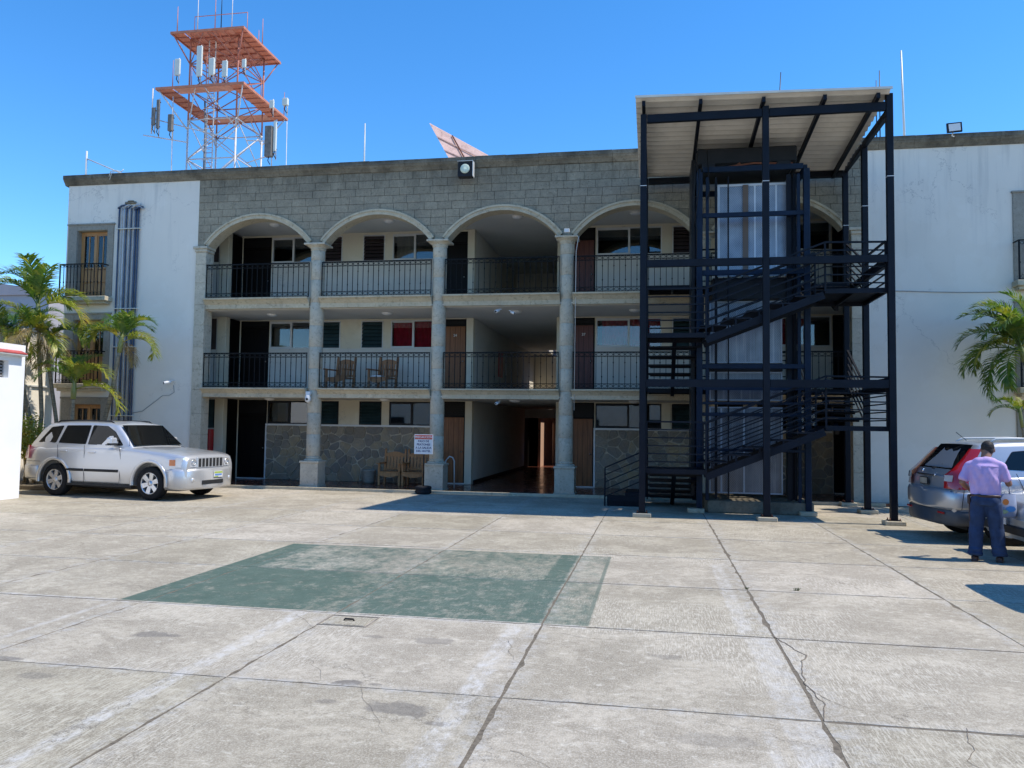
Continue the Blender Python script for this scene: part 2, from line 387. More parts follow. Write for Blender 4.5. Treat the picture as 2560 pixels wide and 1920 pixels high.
C_ROOM = paint('dark_room_backing', (.030, .029, .028), .9, .3, 1)  # shade of unlit rooms put into a near-black colour
def m_glass(name, tint=(.80, .83, .83), rough=.02):
    a = N(name); tr = a.n('ShaderNodeBsdfTransparent'); tr.inputs[0].default_value = (*tint, 1)
    gl = a.n('ShaderNodeBsdfGlossy'); gl.inputs['Roughness'].default_value = rough; gl.inputs[0].default_value = (.95, .95, .95, 1)
    fr = a.n('ShaderNodeFresnel'); fr.inputs[0].default_value = 1.65
    mx = a.n('ShaderNodeMixShader'); a.set(mx.inputs[0], a.m_('MULTIPLY', fr.outputs[0], 1.25, clamp=True)); a.set(mx.inputs[1], tr.outputs[0]); a.set(mx.inputs[2], gl.outputs[0])
    a.t.links.new(mx.outputs[0], a.out.inputs[0]); return a.m
C_GLASS = m_glass('window_glass')
C_CLEAR = m_glass('clear_glass', (.72, .74, .75))
C_RED = paint('red_curtain', (.62, .008, .045), .8, .25, 6)
C_TEAL = paint('teal_louvre_glass', (.030, .060, .068), .3, .3, 3)
C_DKLOU = paint('dark_louvre_glass', (.055, .042, .044), .3, .3, 3)
C_CURT = paint('beige_curtain', (.30, .27, .24), .9, .15, 4)
C_BLUEP = paint('blue_pvc_pipe', (.028, .052, .105), .5, .35, 3, dirt=(.20, .24, .30), dirtamt=.45)
C_GREYP = paint('grey_pipe', (.42, .44, .46), .5, .2, 3)
C_REDP = paint('red_cabinet_paint', (.36, .010, .016), .35, .15, 3)
C_PLASTW = paint('white_plastic', (.72, .72, .71), .35, .05)
C_PLASTB = paint('black_plastic', (.012, .012, .013), .4, .2)
C_GALV = paint('galvanised_sheet', (.62, .60, .53), .45, .12, 2, metal=.0, dirt=(.4, .36, .3), dirtamt=.35)
C_RUST = paint('rusty_steel', (.22, .07, .035), .7, .4, 5)
C_CHROME = paint('chrome', (.75, .75, .76), .12, .04, metal=1.)

# ================================================================ ground
s_ = MB().add([(-600, -400, -.06), (600, -400, -.06), (600, 900, -.06), (-600, 900, -.06)], [(0, 1, 2, 3)])
struct('ground', s_, C_EARTH)
yard = struct('parking_yard', MB().box(-21.6, 15.5, -25, 34, -.05, -.0025), C_SOIL)
WP[yard.as_pointer()] = Vector((0, 0, 0))
def slab_mesh(x0, x1, y0, y1, gap, nz):
    """a cast slab with slightly ragged edges"""
    pts = []; sd_ = random.random()*100
    def jag(a, b, k):
        n = max(2, int((Vector(b)-Vector(a)).length/.12)) if nz else 1
        nv = Vector((-(b[1]-a[1]), b[0]-a[0])).normalized()
        for i in range(n):
            t = i/n; p = Vector(a).lerp(Vector(b), t)
            q = noise.noise(Vector((p.x*3+sd_, p.y*3, k*7)))*.012+max(0, noise.noise(Vector((p.x*9, p.y*9+sd_, k)))-.15)*.05
            if 0 < i: p += nv*(abs(q)*1.1 if nz else 0)
            pts.append((p.x, p.y))
    w_ = lambda: gap*random.uniform(.2, .85)
    x0 += w_(); x1 -= w_(); y0 += w_(); y1 -= w_()
    jag((x0, y0), (x1, y0), 1); jag((x1, y0), (x1, y1), 2); jag((x1, y1), (x0, y1), 3); jag((x0, y1), (x0, y0), 4)
    return MB().prism(pts, 'z', -.03, 0)
XS = [-21.5, -19.8, -17.9, -15.8, -13.65, -11.5, -9.4, -7.25, -5.17, -3.06, -1.03, 1.06, 3.17, 5.28, 7.4, 9.5, 11.6, 13.6, 15.4]
YS = [-25, -20, -15, -10, -5, -.9, 1.2, 3.35, 5.45, 7.5, 9.63, 11.8, 13.95, 16.1, 18.25, 21.05]
for i in range(len(XS)-1):
    for j in range(len(YS)-1):
        near = YS[j+1] > 2 and YS[j] < 15
        g = .013 if near else .011
        part('concrete_slab', slab_mesh(XS[i], XS[i+1], YS[j], YS[j+1], g*random.uniform(.4, 1.1)+(.010 if near and abs(XS[i]-1.06) < .1 or abs(XS[i+1]-1.06) < .1 else 0), near), C_GROUND, yard)
# drain cover at the edge of the green patch
dc = thing('drain_cover', 'square drain cover set in the concrete by the green patch edge', 'drain cover', (-2.82, 7.22, 0))
part('frame', MB().box(-3.06, -2.58, 7.03, 7.045, 0, .006).box(-3.06, -2.58, 7.395, 7.41, 0, .006).box(-3.06, -3.045, 7.045, 7.395, 0, .006).box(-2.595, -2.58, 7.045, 7.395, 0, .006), paint('drain_iron', (.24, .21, .17), .9, .4, 20), dc)
part('lid', MB().box(-3.02, -2.62, 7.07, 7.37, 0, .004), C_GROUND, dc)
part('handle', MB().tube([(-2.87, 7.22, .004), (-2.86, 7.22, .02), (-2.78, 7.22, .02), (-2.77, 7.22, .004)], .009, 6), C_PLASTB, dc)
# long cracks with real depth: thin dark grooves proud of the slab are avoided, they are dirt lines lying in the surface
def crackline(mb, pts, w0):
    P = []
    for i in range(len(pts)-1):
        a = Vector(pts[i]); b = Vector(pts[i+1]); n = max(2, int((b-a).length/.05))
        for k in range(n):
            p = a.lerp(b, k/n); q = noise.noise_vector(Vector((p.x*4, p.y*4, 3.3)))*.055+noise.noise_vector(Vector((p.x*17, p.y*17, 1.3)))*.02
            P.append(Vector((p.x+q.x, p.y+q.y)))
    vs = []; fs = []
    for i, p in enumerate(P):
        t = (P[min(i+1, len(P)-1)]-P[max(0, i-1)]); nn = Vector((-t.y, t.x)).normalized()
        ww = w0*.5*(.4+.9*abs(noise.noise(Vector((p.x*6, p.y*6, 9)))))*(1-.5*i/len(P))
        vs += [(p.x+nn.x*ww, p.y+nn.y*ww, .003), (p.x-nn.x*ww, p.y-nn.y*ww, .003)]
        if i: fs.append((2*i-2, 2*i-1, 2*i+1, 2*i))
    mb.add(vs, fs)
ck = MB()
for pts, w0 in (([(1.06, 7.6), (1.22, 7.0), (1.08, 6.4), (1.14, 5.8), (1.06, 5.45)], .02), ([(-2.9, 6.0), (-2.6, 5.95), (-2.35, 5.5)], .006), ([(1.95, 5.5), (1.75, 5.0), (1.92, 4.55), (1.8, 4.2)], .008), ([(1.08, 6.1), (1.3, 5.75), (1.7, 5.52)], .007),
                ([(-1.0, 7.45), (-.4, 7.3), (.1, 7.45), (.7, 7.4), (1.05, 7.5)], .006), ([(-.5, 8.6), (-.1, 8.2), (.2, 7.75), (.25, 7.6)], .006), ([(1.05, 14.1), (1.6, 13.6), (1.75, 12.9), (2.0, 12.3), (2.2, 11.9)], .009), ([(-.9, 7.25), (-.2, 7.05), (.35, 7.4)], .006),
                ([(-9.4, 11.0), (-8.6, 10.9), (-8.1, 10.3), (-7.3, 9.9)], .009), ([(-8.9, 12.2), (-8.5, 11.3), (-8.7, 10.5), (-7.9, 10.1)], .008), ([(-3.4, 7.35), (-3.0, 6.85), (-2.55, 7.0)], .005), ([(-1.25, 6.9), (-1.1, 6.3), (-.7, 6.15)], .005),
                ([(-.9, 15.6), (-.3, 15.2), (.3, 15.3), (.95, 14.7)], .009), ([(-10.5, 15.2), (-9.6, 14.8), (-8.2, 14.9), (-7.0, 14.2)], .01), ([(-6.8, 15.4), (-5.4, 15.0), (-4.3, 15.2), (-3.1, 14.7)], .008), ([(1.2, 15.0), (2.1, 14.2), (2.6, 14.3)], .008),
                ([(-5.0, 6.7), (-4.4, 6.9), (-4.0, 6.75)], .005), ([(-.8, 4.6), (-.3, 4.2), (-.2, 3.7)], .005), ([(-2.0, 5.4), (-1.6, 4.7), (-1.3, 4.6)], .004), ([(-.6, 13.9), (0, 13.2), (.4, 13.3), (1, 12.7)], .008)):
    crackline(ck, pts, w0)
part('crack', ck, paint('crack_dirt', (.17, .14, .105), .95, .3, 30), yard, kind='stuff')
def tuft(x, y, s, n, seed):
    mb = MB(); rr = random.Random(seed)
    for i in range(n):
        a = rr.uniform(0, 6.28); l = s*rr.uniform(.5, 1); ox, oy = rr.uniform(-s, s)*.6, rr.uniform(-s, s)*.25
        dx, dy = math.cos(a)*l*.7, math.sin(a)*l*.7; wx, wy = -math.sin(a)*s*.08, math.cos(a)*s*.08
        mb.add([(x+ox-wx, y+oy-wy, 0), (x+ox+wx, y+oy+wy, 0), (x+ox+dx*.6+wx, y+oy+dy*.6+wy, l*.7), (x+ox+dx, y+oy+dy, l*.8)], [(0, 1, 2, 3)])
    return mb
C_WEED = paint('weed_green', (.06, .09, .02), .7, .4, 20)
o = part('weed', tuft(1.62, 9.75, .045, 20, 1), C_WEED); tagp(o, 'small green weed growing in the joint right of the green patch', 'weed')
o = part('weed', tuft(1.06, 9.7, .035, 22, 2), C_WEED); tagp(o, 'tiny weed where two slab joints cross', 'weed')

# ================================================================ hotel
hotel = thing('hotel_building', 'three storey hotel with stone arcade of arches and white plaster end wings', 'building', (-4.2, 21.35, 0))
Pq = lambda name, mb, mat, **k: part(name, mb, mat, hotel, **k)
FY = 21.35; WY = 23.7
FL = (.08, 2.84, 5.45); CE = (2.60, 5.15, 7.90)
COLX = [-9.6, -5.96, -2.36, 1.26]; PILL, PILR = -13.17, 5.06
# white wings (boxes round the window openings)
def wing(x0, x1, wins, y0=FY, y1=FY+.35):
    mb = MB(); xs = sorted({x0, x1}|{v for w_ in wins for v in w_[:2]})
    for i in range(len(xs)-1):
        a, b = xs[i], xs[i+1]; hol = sorted([(w_[2], w_[3]) for w_ in wins if w_[0] <= a and w_[1] >= b]); z = 0
        for h0, h1 in hol: mb.box(a, b, y0, y1, z, h0) if h0 > z else 0; z = h1
        mb.box(a, b, y0, y1, z, 9.06)
    return mb
WZ = [(.95, 2.35), (2.98, 4.90), (5.60, 7.63)]
Pq('wall', wing(-17.73, -13.34, [(-17.36, -16.33, a, b) for a, b in WZ]), C_WHITE, label='white plaster left wing')
Pq('wall', wing(5.22, 16, [(9.02, 10.05, a, b) for a, b in WZ]), C_WHITE, label='white plaster right wing')
Pq('wall', MB().box(-17.73, -17.4, FY+.35, 40, 0, 9.06), C_WHITE)
Pq('wall', MB().box(15.7, 16, FY+.35, 40, 0, 9.06), C_WHITE)
Pq('wall', MB().box(-17.4, 15.7, 39.7, 40, 0, 9.06), C_WHITE)
pieces('roof', [(-17.4, 15.7, FY+.40, 34, 8.2, 9.0), (-17.4, -4.6, 34, 39.7, 8.2, 9.0), (2, 15.7, 34, 39.7, 8.2, 9.0)], C_CEIL, hotel)
# the wall above the arches: mortar core plus blocks
RA = 1.96; ZC = 7.02-1.165; HS = 1.57
BAYC = [(PILL+COLX[0])/2-.0, (COLX[0]+COLX[1])/2, (COLX[1]+COLX[2])/2, (COLX[2]+COLX[3])/2, (COLX[3]+PILR)/2]
BAYC[0] = -11.42; BAYC[4] = 3.14
def arch_z(x):
    z = 7.0
    for c in BAYC:
        d = abs(x-c)
        if d < 1.70: z = max(z, ZC+math.sqrt((RA+.12)**2-d*d)) if d < RA else z
    return z
mb = MB(); xs = [-13.34+i*.09 for i in range(int(18.56/.09)+1)]+[5.22]
for a, b in zip(xs, xs[1:]):
    za, zb = arch_z(a+1e-4), arch_z(b-1e-4)
    vs = [(a, y, z) for y in (FY+.014, FY+.37) for z in (za, 9.05)]+[(b, y, z) for y in (FY+.014, FY+.37) for z in (zb, 9.05)]
    mb.add(vs, [(0, 4, 5, 1), (2, 3, 7, 6), (0, 2, 6, 4), (1, 5, 7, 3)])
core = Pq('arcade_wall', mb, C_MORTAR)
rr = random.Random(3); nb = 0; rest = MB(); z = 7.02; rows = []
hh = [.235, .225, .22, .23, .22, .225, .22, .225, .23]
zz = 7.0
blocks = []
for r_, h in enumerate(hh):
    z1 = min(zz+h, 9.05); x = -13.34-(r_ % 2)*.22-rr.uniform(0, .06)
    while x < 5.22:
        L = rr.choice((.40, .44, .48, .42)); a, b = max(x, -13.34)+.005, min(x+L, 5.22)-.005; x += L
        if b-a < .05: continue
        nx = 7; tops = []; bots = []
        X_ = [a+(b-a)*i/(nx-1) for i in range(nx)]; low = [max(zz+.005, arch_z(q)) for q in X_]; hi = z1-.005
        if min(low) >= hi-.01: continue
        if max(low) <= zz+.006: pts = [(a, zz+.005), (b, zz+.005), (b, hi), (a, hi)]
        else:
            P = [(q, l) for q, l in zip(X_, low) if l < hi]
            if len(P) < 2: continue
            pts = P+[(P[-1][0], hi), (P[0][0], hi)]
        blocks.append((pts, rr.uniform(-.004, .004)))
    zz = z1
for i, (pts, d) in enumerate(blocks):
    mb = MB().prism(pts, 'y', FY+.016, FY-.006+d)
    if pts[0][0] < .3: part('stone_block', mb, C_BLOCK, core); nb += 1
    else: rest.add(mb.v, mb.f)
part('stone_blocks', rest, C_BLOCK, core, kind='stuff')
# cornice along the whole roof line in lengths
prof = [(FY-.002, 9.03), (FY-.03, 9.035), (FY-.07, 9.10), (FY-.12, 9.16), (FY-.135, 9.20), (FY-.15, 9.21), (FY-.15, 9.32), (FY+.45, 9.34), (FY+.45, 9.0)]
x = -17.84; rr = random.Random(5)
while x < 16:
    L = rr.uniform(.85, 1.1); e = min(x+L, 16.1); dz = rr.uniform(-.006, .006)
    Pq('cornice_stone', MB().prism([(p, q+dz) for p, q in prof], 'x', x+.003, e-.003), C_CORN); x = e
Pq('cornice_return', MB().box(-17.84, -17.70, FY+.46, 40, 9.05, 9.33), C_CORN)
# arches
for c in BAYC:
    def ring(r0, r1, y0, y1):
        m_ = MB(); n = 34; t0 = math.asin(HS/RA)
        for i in range(n):
            a0, a1 = -t0+2*t0*i/n, -t0+2*t0*(i+1)/n
            q = [(c+r*math.sin(t), ZC+r*math.cos(t)) for t in (a0, a1) for r in (r0, r1)]
            vs = [(p[0], y, p[1]) for y in (y0, y1) for p in q]
            m_.add(vs, [(0, 2, 3, 1), (4, 5, 7, 6), (0, 4, 6, 2), (1, 3, 7, 5)]+([(0, 1, 5, 4)] if i == 0 else [])+([(2, 6, 7, 3)] if i == n-1 else []))
        return m_
    ar = Pq('arch', ring(RA-.005, RA+.10, FY-.045, FY+.39), C_CANT)
    part('arch_moulding', ring(RA+.095, RA+.15, FY-.07, FY+.03), C_CANT, ar)
# columns
def column(cx, pil=0):
    col = Pq('column', MB().lathe([(.205, .0), (.205, .06)], (cx, 21.5, .86), 28), C_COLST)
    zs = [.92, 1.55, 2.16, 2.80, 3.42, 4.05, 4.66, 5.32, 5.98, 6.55, 6.84]
    for a, b in zip(zs, zs[1:]):
        rr_ = .198+random.uniform(-.002, .002)
        part('drum', MB().lathe([(rr_-.006, a), (rr_, a+.007), (rr_-.002*(b-a), b-.007), (rr_-.008, b)], (cx, 21.5, 0), 28), C_COLST, col)
    part('capital', MB().lathe([(.195, 6.835), (.215, 6.86), (.215, 6.88), (.20, 6.89), (.24, 6.93), (.30, 6.965), (.31, 6.975)], (cx, 21.5, 0), 28).bev(cx-.315, cx+.315, 21.19, 21.81, 6.975, 7.03, .008), C_COLST, col)
    pl = part('plinth', MB().bev(cx-.29, cx+.29, 21.21, 21.79, 0, .10, .01).bev(cx-.265, cx+.265, 21.235, 21.765, .10, .74, .008).bev(cx-.29, cx+.29, 21.21, 21.79, .74, .80, .01)
        .lathe([(.26, .80), (.255, .83), (.215, .86)], (cx, 21.5, 0), 28), C_COLST, col)
    return col
for cx in COLX: column(cx)
for x0, x1, s in ((-13.36, -13.02, 1), (4.92, 5.24, -1)):
    pi = Pq('pilaster', MB().box(x0, x1, FY-.06, FY+.36, 0, .1), C_COLST)
    zz_ = [.1, .8, 1.5, 2.1, 2.8, 3.4, 4.05, 4.7, 5.3, 5.95, 6.5, 6.86]
    for a, b in zip(zz_, zz_[1:]): part('stone', MB().bev(x0+.004, x1-.004, FY-.055, FY+.355, a+.002, b-.002, .006), C_COLST, pi)
    part('capital', MB().bev(x0-.06, x1+.05, FY-.12, FY+.38, 6.955, 7.03, .008).bev(x0-.02, x1+.03, FY-.09, FY+.36, 6.86, 6.955, .02), C_COLST, pi)
# floor slabs, ceilings, slab edge mouldings
pieces('floor', [(-17.4, 5.9, 21.05, 39.6, .0, .075), (5.9, 15.6, 21.72, 39.6, 0, .075)], C_TILE, hotel, label='red tiled ground floor')
Pq('floor_edge', MB().bev(-13.3, 5.6, 20.98, 21.048, 0, .082, .008), C_CANT)
for a, b in ((2.60, 2.835), (5.15, 5.445)):
    pieces('floor_slab', [(-14.4, 5.9, 21.455, 34.0, a, b), (-14.4, -4.6, 34.0, 39.6, a, b)], C_CEIL, hotel)
Pq('ceiling', MB().box(-14.4, 5.9, 21.73, 34.0, 7.90, 8.0), C_CEIL)
pieces('soffit_edge', [(-13.02, 4.92, 21.36, 21.449, 2.63, 2.66), (-13.02, 4.92, 21.36, 21.449, 5.2, 5.23)], C_CEIL, hotel)
bays = [(-13.02, COLX[0]), (COLX[0], COLX[1]), (COLX[1], COLX[2]), (COLX[2], COLX[3]), (COLX[3], 4.92)]
for zt, zb in ((2.86, 2.585), (5.47, 5.165)):
    for bi, (a, b) in enumerate(bays):
        x0 = a+(.17 if bi else 0); x1 = b-(.17 if bi < 4 else 0); n = 4
        for k in range(n):
            p0 = x0+(x1-x0)*k/n+.003; p1 = x0+(x1-x0)*(k+1)/n-.003; h = zt-zb
            pf = [(21.45, zb), (21.335, zb+.005), (21.325, zb+h*.42), (21.30, zb+h*.5), (21.24, zb+h*.72), (21.18, zb+h*.84), (21.17, zb+h*.87), (21.17, zt), (21.45, zt)]
            Pq('slab_edge_stone', MB().prism(pf, 'x', p0, p1), C_CANT)
# gallery walls
def louver(x0, x1, z0, z1, mat, frame):
    wn = Pq('louvre_window', MB().box(x0, x1, WY-.02, WY+.06, z0, z0+.03).box(x0, x1, WY-.02, WY+.06, z1-.03, z1).box(x0, x0+.03, WY-.02, WY+.06, z0+.03, z1-.03).box(x1-.03, x1, WY-.02, WY+.06, z0+.03, z1-.03), frame)
    n = 7; h = (z1-z0-.06)/n
    me = MB().add([(x0+.035, WY-.045, 0), (x1-.035, WY-.045, 0), (x1-.035, WY+.035, h*.9), (x0+.035, WY+.035, h*.9), (x0+.035, WY-.038, -.004), (x1-.035, WY-.038, -.004), (x1-.035, WY+.042, h*.9-.004), (x0+.035, WY+.042, h*.9-.004)], [(0, 1, 2, 3), (7, 6, 5, 4), (0, 4, 5, 1), (3, 2, 6, 7)]).mesh('slat', mat)
    for k in range(n): part('slat', me, mat, wn, (0, 0, z0+.03+h*k))
def pane_window(x0, x1, z0, z1, mx, frame, curtain=None, shut=True):
    f = .035
    wn = Pq('window', MB().box(x0, x1, WY-.03, WY+.06, z0, z0+f).box(x0, x1, WY-.03, WY+.06, z1-f, z1).box(x0, x0+f, WY-.03, WY+.06, z0+f, z1-f).box(x1-f, x1, WY-.03, WY+.06, z0+f, z1-f).box(mx-.03, mx+.03, WY-.025, WY+.055, z0+f, z1-f), frame)
    pieces('sash', [(x0+f, mx-.03, WY-.01, WY+.03, z0+f, z0+f+.035), (x0+f, mx-.03, WY-.01, WY+.03, z1-f-.035, z1-f)], frame, wn)
    part('pane', MB().box(x0+f, mx-.03, WY+.005, WY+.011, z0+f+.035, z1-f-.035), C_GLASS, wn)
    part('pane', MB().box(mx+.03, x1-f, WY+.018, WY+.024, z0+f, z1-f), C_GLASS, wn)
    if curtain:
        for (a, b) in curtain[1]:
            n = max(4, int((b-a)/.02)); vs = []; fs = []
            for i in range(n+1):
                t = a+(b-a)*i/n; y = WY+.10+.018*math.sin(t*46)+.01*math.sin(t*17+1)
                vs += [(t, y, z0+.01), (t, y, z1-.02)]
                if i: fs.append((2*i-2, 2*i, 2*i+1, 2*i-1))
            part('curtain', MB().add(vs, fs, True), curtain[0], wn)
def door(x0, x1, zf, zt, ztr, mat, trm, num=None, grille=False):
    d = Pq('door', MB().bev(x0+.045, x1-.045, WY+.02, WY+.06, zf+.02, zt, .004), mat)
    part('frame', MB().box(x0, x0+.04, WY-.01, WY+.09, zf, ztr).box(x1-.04, x1, WY-.01, WY+.09, zf, ztr).box(x0+.04, x1-.04, WY-.01, WY+.09, zt+.005, zt+.05).box(x0+.04, x1-.04, WY-.01, WY+.09, ztr-.04, ztr), trm, d)
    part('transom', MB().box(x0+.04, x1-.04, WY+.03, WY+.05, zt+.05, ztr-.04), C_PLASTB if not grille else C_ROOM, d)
    w3 = (x1-x0-.09)/4
    for k in range(1, 4): part('groove', MB().box(x0+.045+w3*k-.003, x0+.045+w3*k+.003, WY+.0165, WY+.0195, zf+.05, zt-.03), C_BLACKW, d)
    part('handle', MB().lathe([(.012, 0), (.012, .03), (.028, .035), (.03, .055), (.0, .062)], (x1-.11, WY+.018-.062, zf+.98), 12, axis='y'), C_CHROME, d)
    part('threshold', MB().bev(x0, x1, WY-.06, WY-.015, zf, zf+.035, .005), C_ALU, d)
    if grille:
        g = MB()
        for i in range(6):
            for j in range(3):
                cx, cz = x0+.1+(x1-x0-.2)*i/5, zt+.12+(ztr-zt-.22)*j/2
                g.tube([(cx+.045*math.cos(t), WY+.02, cz+.045*math.sin(t)) for t in [k*math.pi/4 for k in range(9)]], .006, 4, cap=False)
        part('grille', g, C_DARKFR, d)
    if num: text('door_number', num, (( x0+x1)/2, WY+.012, zf+1.78), .11, C_ALU, d)
def text(name, body, loc, size, mat, parent, depth=.002, world=True):
    cu = bpy.data.curves.new(name, 'FONT'); cu.body = body; cu.size = size; cu.align_x = 'CENTER'; cu.align_y = 'CENTER'; cu.extrude = depth; cu.offset = size*.02; cu.resolution_u = 2
    t = bpy.data.objects.new(name, cu); COL.objects.link(t); bpy.context.view_layer.update()
    me = evalmesh(t, name); bpy.data.objects.remove(t); me.transform(Matrix.Rotation(R(90), 4, 'X')); me.materials.clear(); me.materials.append(mat)
    return part(name, me, mat, parent, loc)
EL = {'winA': (-12.15, -10.64, -11.43), 'louA': (-10.47, -9.77), 'louB': (-9.08, -8.36), 'winB': (-8.1, -6.46, -7.38), 'doorA': (-6.41, -5.68), 'doorB': (-2.43, -1.76), 'winC': (-1.72, .2, -.76), 'louC': (.5, 1.2), 'louD': (1.8, 2.5), 'winD': (2.9, 4.92, 4.28)}
for L in range(3):
    zf, zc = FL[L], CE[L]; zs = (1.835, 4.225, 6.985)[L]; zt = (2.565, 5.10, 7.82)[L]
    wm = C_INWALL
    zi = zf if L else .076
    pieces('gallery_wall', [(a, b, WY, WY+.16, zi, zs) for a, b in ((-12.19, -6.41), (-1.76, 4.96))], wm, hotel)
    pieces('lintel', [(-13.2, -5.70, WY-.004, WY+.16, zt, zc), (-2.45, 5.62, WY-.004, WY+.16, zt, zc)], C_CREAM, hotel)
    for a, b in ((-12.19, -12.15), (-10.64, -10.47), (-9.77, -9.08), (-8.36, -8.1), (-6.46, -6.41), (-1.76, -1.72), (.2, .5), (1.2, 1.8), (2.5, 2.9), (4.92, 4.96)): part('wall_pier', MB().box(a, b, WY, WY+.16, zs, zt), C_CREAM, hotel)
    Pq('pier', MB().bev(-5.68, -5.46, WY-.05, WY+.2, zi, zc-.003, .008), C_CREAM); Pq('pier', MB().bev(-2.9, -2.43, WY-.03, WY+.2, zi, zc-.003, .008), C_CREAM)
    Pq('pier', MB().bev(.2, .46, WY-.03, WY-.001, zs+.01, zc-.003, .005), C_CREAM)
    fr = C_DARKFR if L == 0 else C_ALU
    lm = (C_TEAL, C_TEAL, C_DKLOU)[L]
    for k in ('louA', 'louB', 'louC', 'louD'): louver(*EL[k], zs, zt, lm, fr)
    cur = {0: {}, 1: {'winB': (C_RED, [(-8.05, -6.5)]), 'winC': (C_RED, [(-1.55, .15)]), 'winD': (C_RED, [(2.95, 4.3)])}, 2: {'winB': (C_CURT, [(-8.0, -7.42)])}}[L]
    for k in ('winA', 'winB', 'winC', 'winD'):
        x0, x1, mx = EL[k]; pane_window(x0, x1, zs, zt, mx, fr, cur.get(k))
    dt = (2.10, 4.90, 7.47)[L]
    door(*EL['doorA'], zi, dt, zt+.02, (C_DOOR, C_DOOR, C_BLACKW)[L], C_BLACKW, (None, '24', None)[L], grille=(L == 0))
    door(*EL['doorB'], zi, dt, zt+.02, (C_DOOR, C_DOORR, C_DOORR)[L], C_BLACKW, (None, '37', None)[L])
    # dark recessed door at the left end and its side panel
    door(-13.17, -12.19, zi, dt, zt+.02, C_BLACKW, C_BLACKW)
    door(4.97, 5.6, zi, dt, zt+.02, C_BLACKW, C_BLACKW)
    Pq('corner_trim', MB().box(-13.22, -13.165, WY-.03, WY+.02, zi, zc), C_CREAM)
    Pq('side_door', MB().bev(-13.25, -13.19, 22.86, WY-.04, zi, zt+.02, .004), C_BLACKW)
    pieces('end_wall', [(-15.2, -13.46, 22.8, 22.95, zi, zs-.1 if L else 1.68), (-15.2, -13.94, 22.8, 22.95, zs-.1 if L else 1.68, zt), (-15.2, -13.46, 22.8, 22.95, zt, zc)], C_INWALL, hotel)
    Pq('end_pier', MB().bev(-13.46, -13.16, 22.76, 22.99, zi, zc-.002, .008), C_CREAM)
    ew = Pq('louvre_window', MB().box(-13.94, -13.90, 22.79, 22.88, zs-.1 if L else 1.68, zt).box(-13.50, -13.46, 22.79, 22.88, zs-.1 if L else 1.68, zt).box(-13.72, -13.69, 22.80, 22.88, zs-.1 if L else 1.68, zt), C_DARKFR if L == 0 else C_ALU)
    part('pane', MB().box(-13.90, -13.50, 22.83, 22.84, zs-.1 if L else 1.68, zt), C_TEAL if L == 0 else C_DKLOU, ew)
    pieces('end_wall', [(5.6, 5.75, 21.72, WY+.3, zi, zc)], C_INWALL, hotel)
    # near-black backing standing in for unlit rooms behind the panes
    pieces('room_backing', [(-13.2, -5.66, 25.2, 25.3, zi, zc), (-2.7, 5.7, 25.2, 25.3, zi, zc), (-13.3, -13.2, WY+.17, 25.2, zi, zc), (5.6, 5.7, WY+.35, 25.2, zi, zc)], C_ROOM, hotel)
    # corridor walls
    dpt = (33.65, 36., 31.)[L]
    pieces('corridor_wall', [(-5.66, -5.46, WY+.201, dpt, zi, zc), (-2.9, -2.7, WY+.201, min(dpt, 33.6), zi, zc)], C_INWALL, hotel)
    pieces('baseboard', [(-5.459, -5.44, WY+.22, dpt-.05, zi, zi+.11), (-2.92, -2.901, WY+.22, min(dpt, 33.6), zi, zi+.11)], C_BLACKW, hotel)
    if L == 2: Pq('corridor_end', MB().box(-5.66, -2.7, 31, 31.15, zi, zc), C_INWALL)
# deeper part of the ground and first floor corridors, with an unseen patio opening added at the right to let sun in
Pq('corridor_lintel', MB().box(-5.66, -2.7, 33.66, 33.8, 2.22, 2.59), C_INWALL)
pieces('corridor_wall', [(-5.1, -4.98, 35.2, 39.6, .076, 2.59), (-5.6, -2.4, 39.5, 39.6, .076, 2.59), (-2.9, -2.75, 33.7, 34.9, .076, 8.2), (-2.9, -2.75, 36.3, 39.5, .076, 8.2)], C_PINKW, hotel)
pieces('corridor_wall', [(-5.66, -5.5, 33.8, 39.6, .076, 5.1)], C_BLACKW, hotel)
Pq('corridor_end', MB().box(-5.66, -2.4, 36.3, 36.4, 2.9, 5.1), C_CREAM)
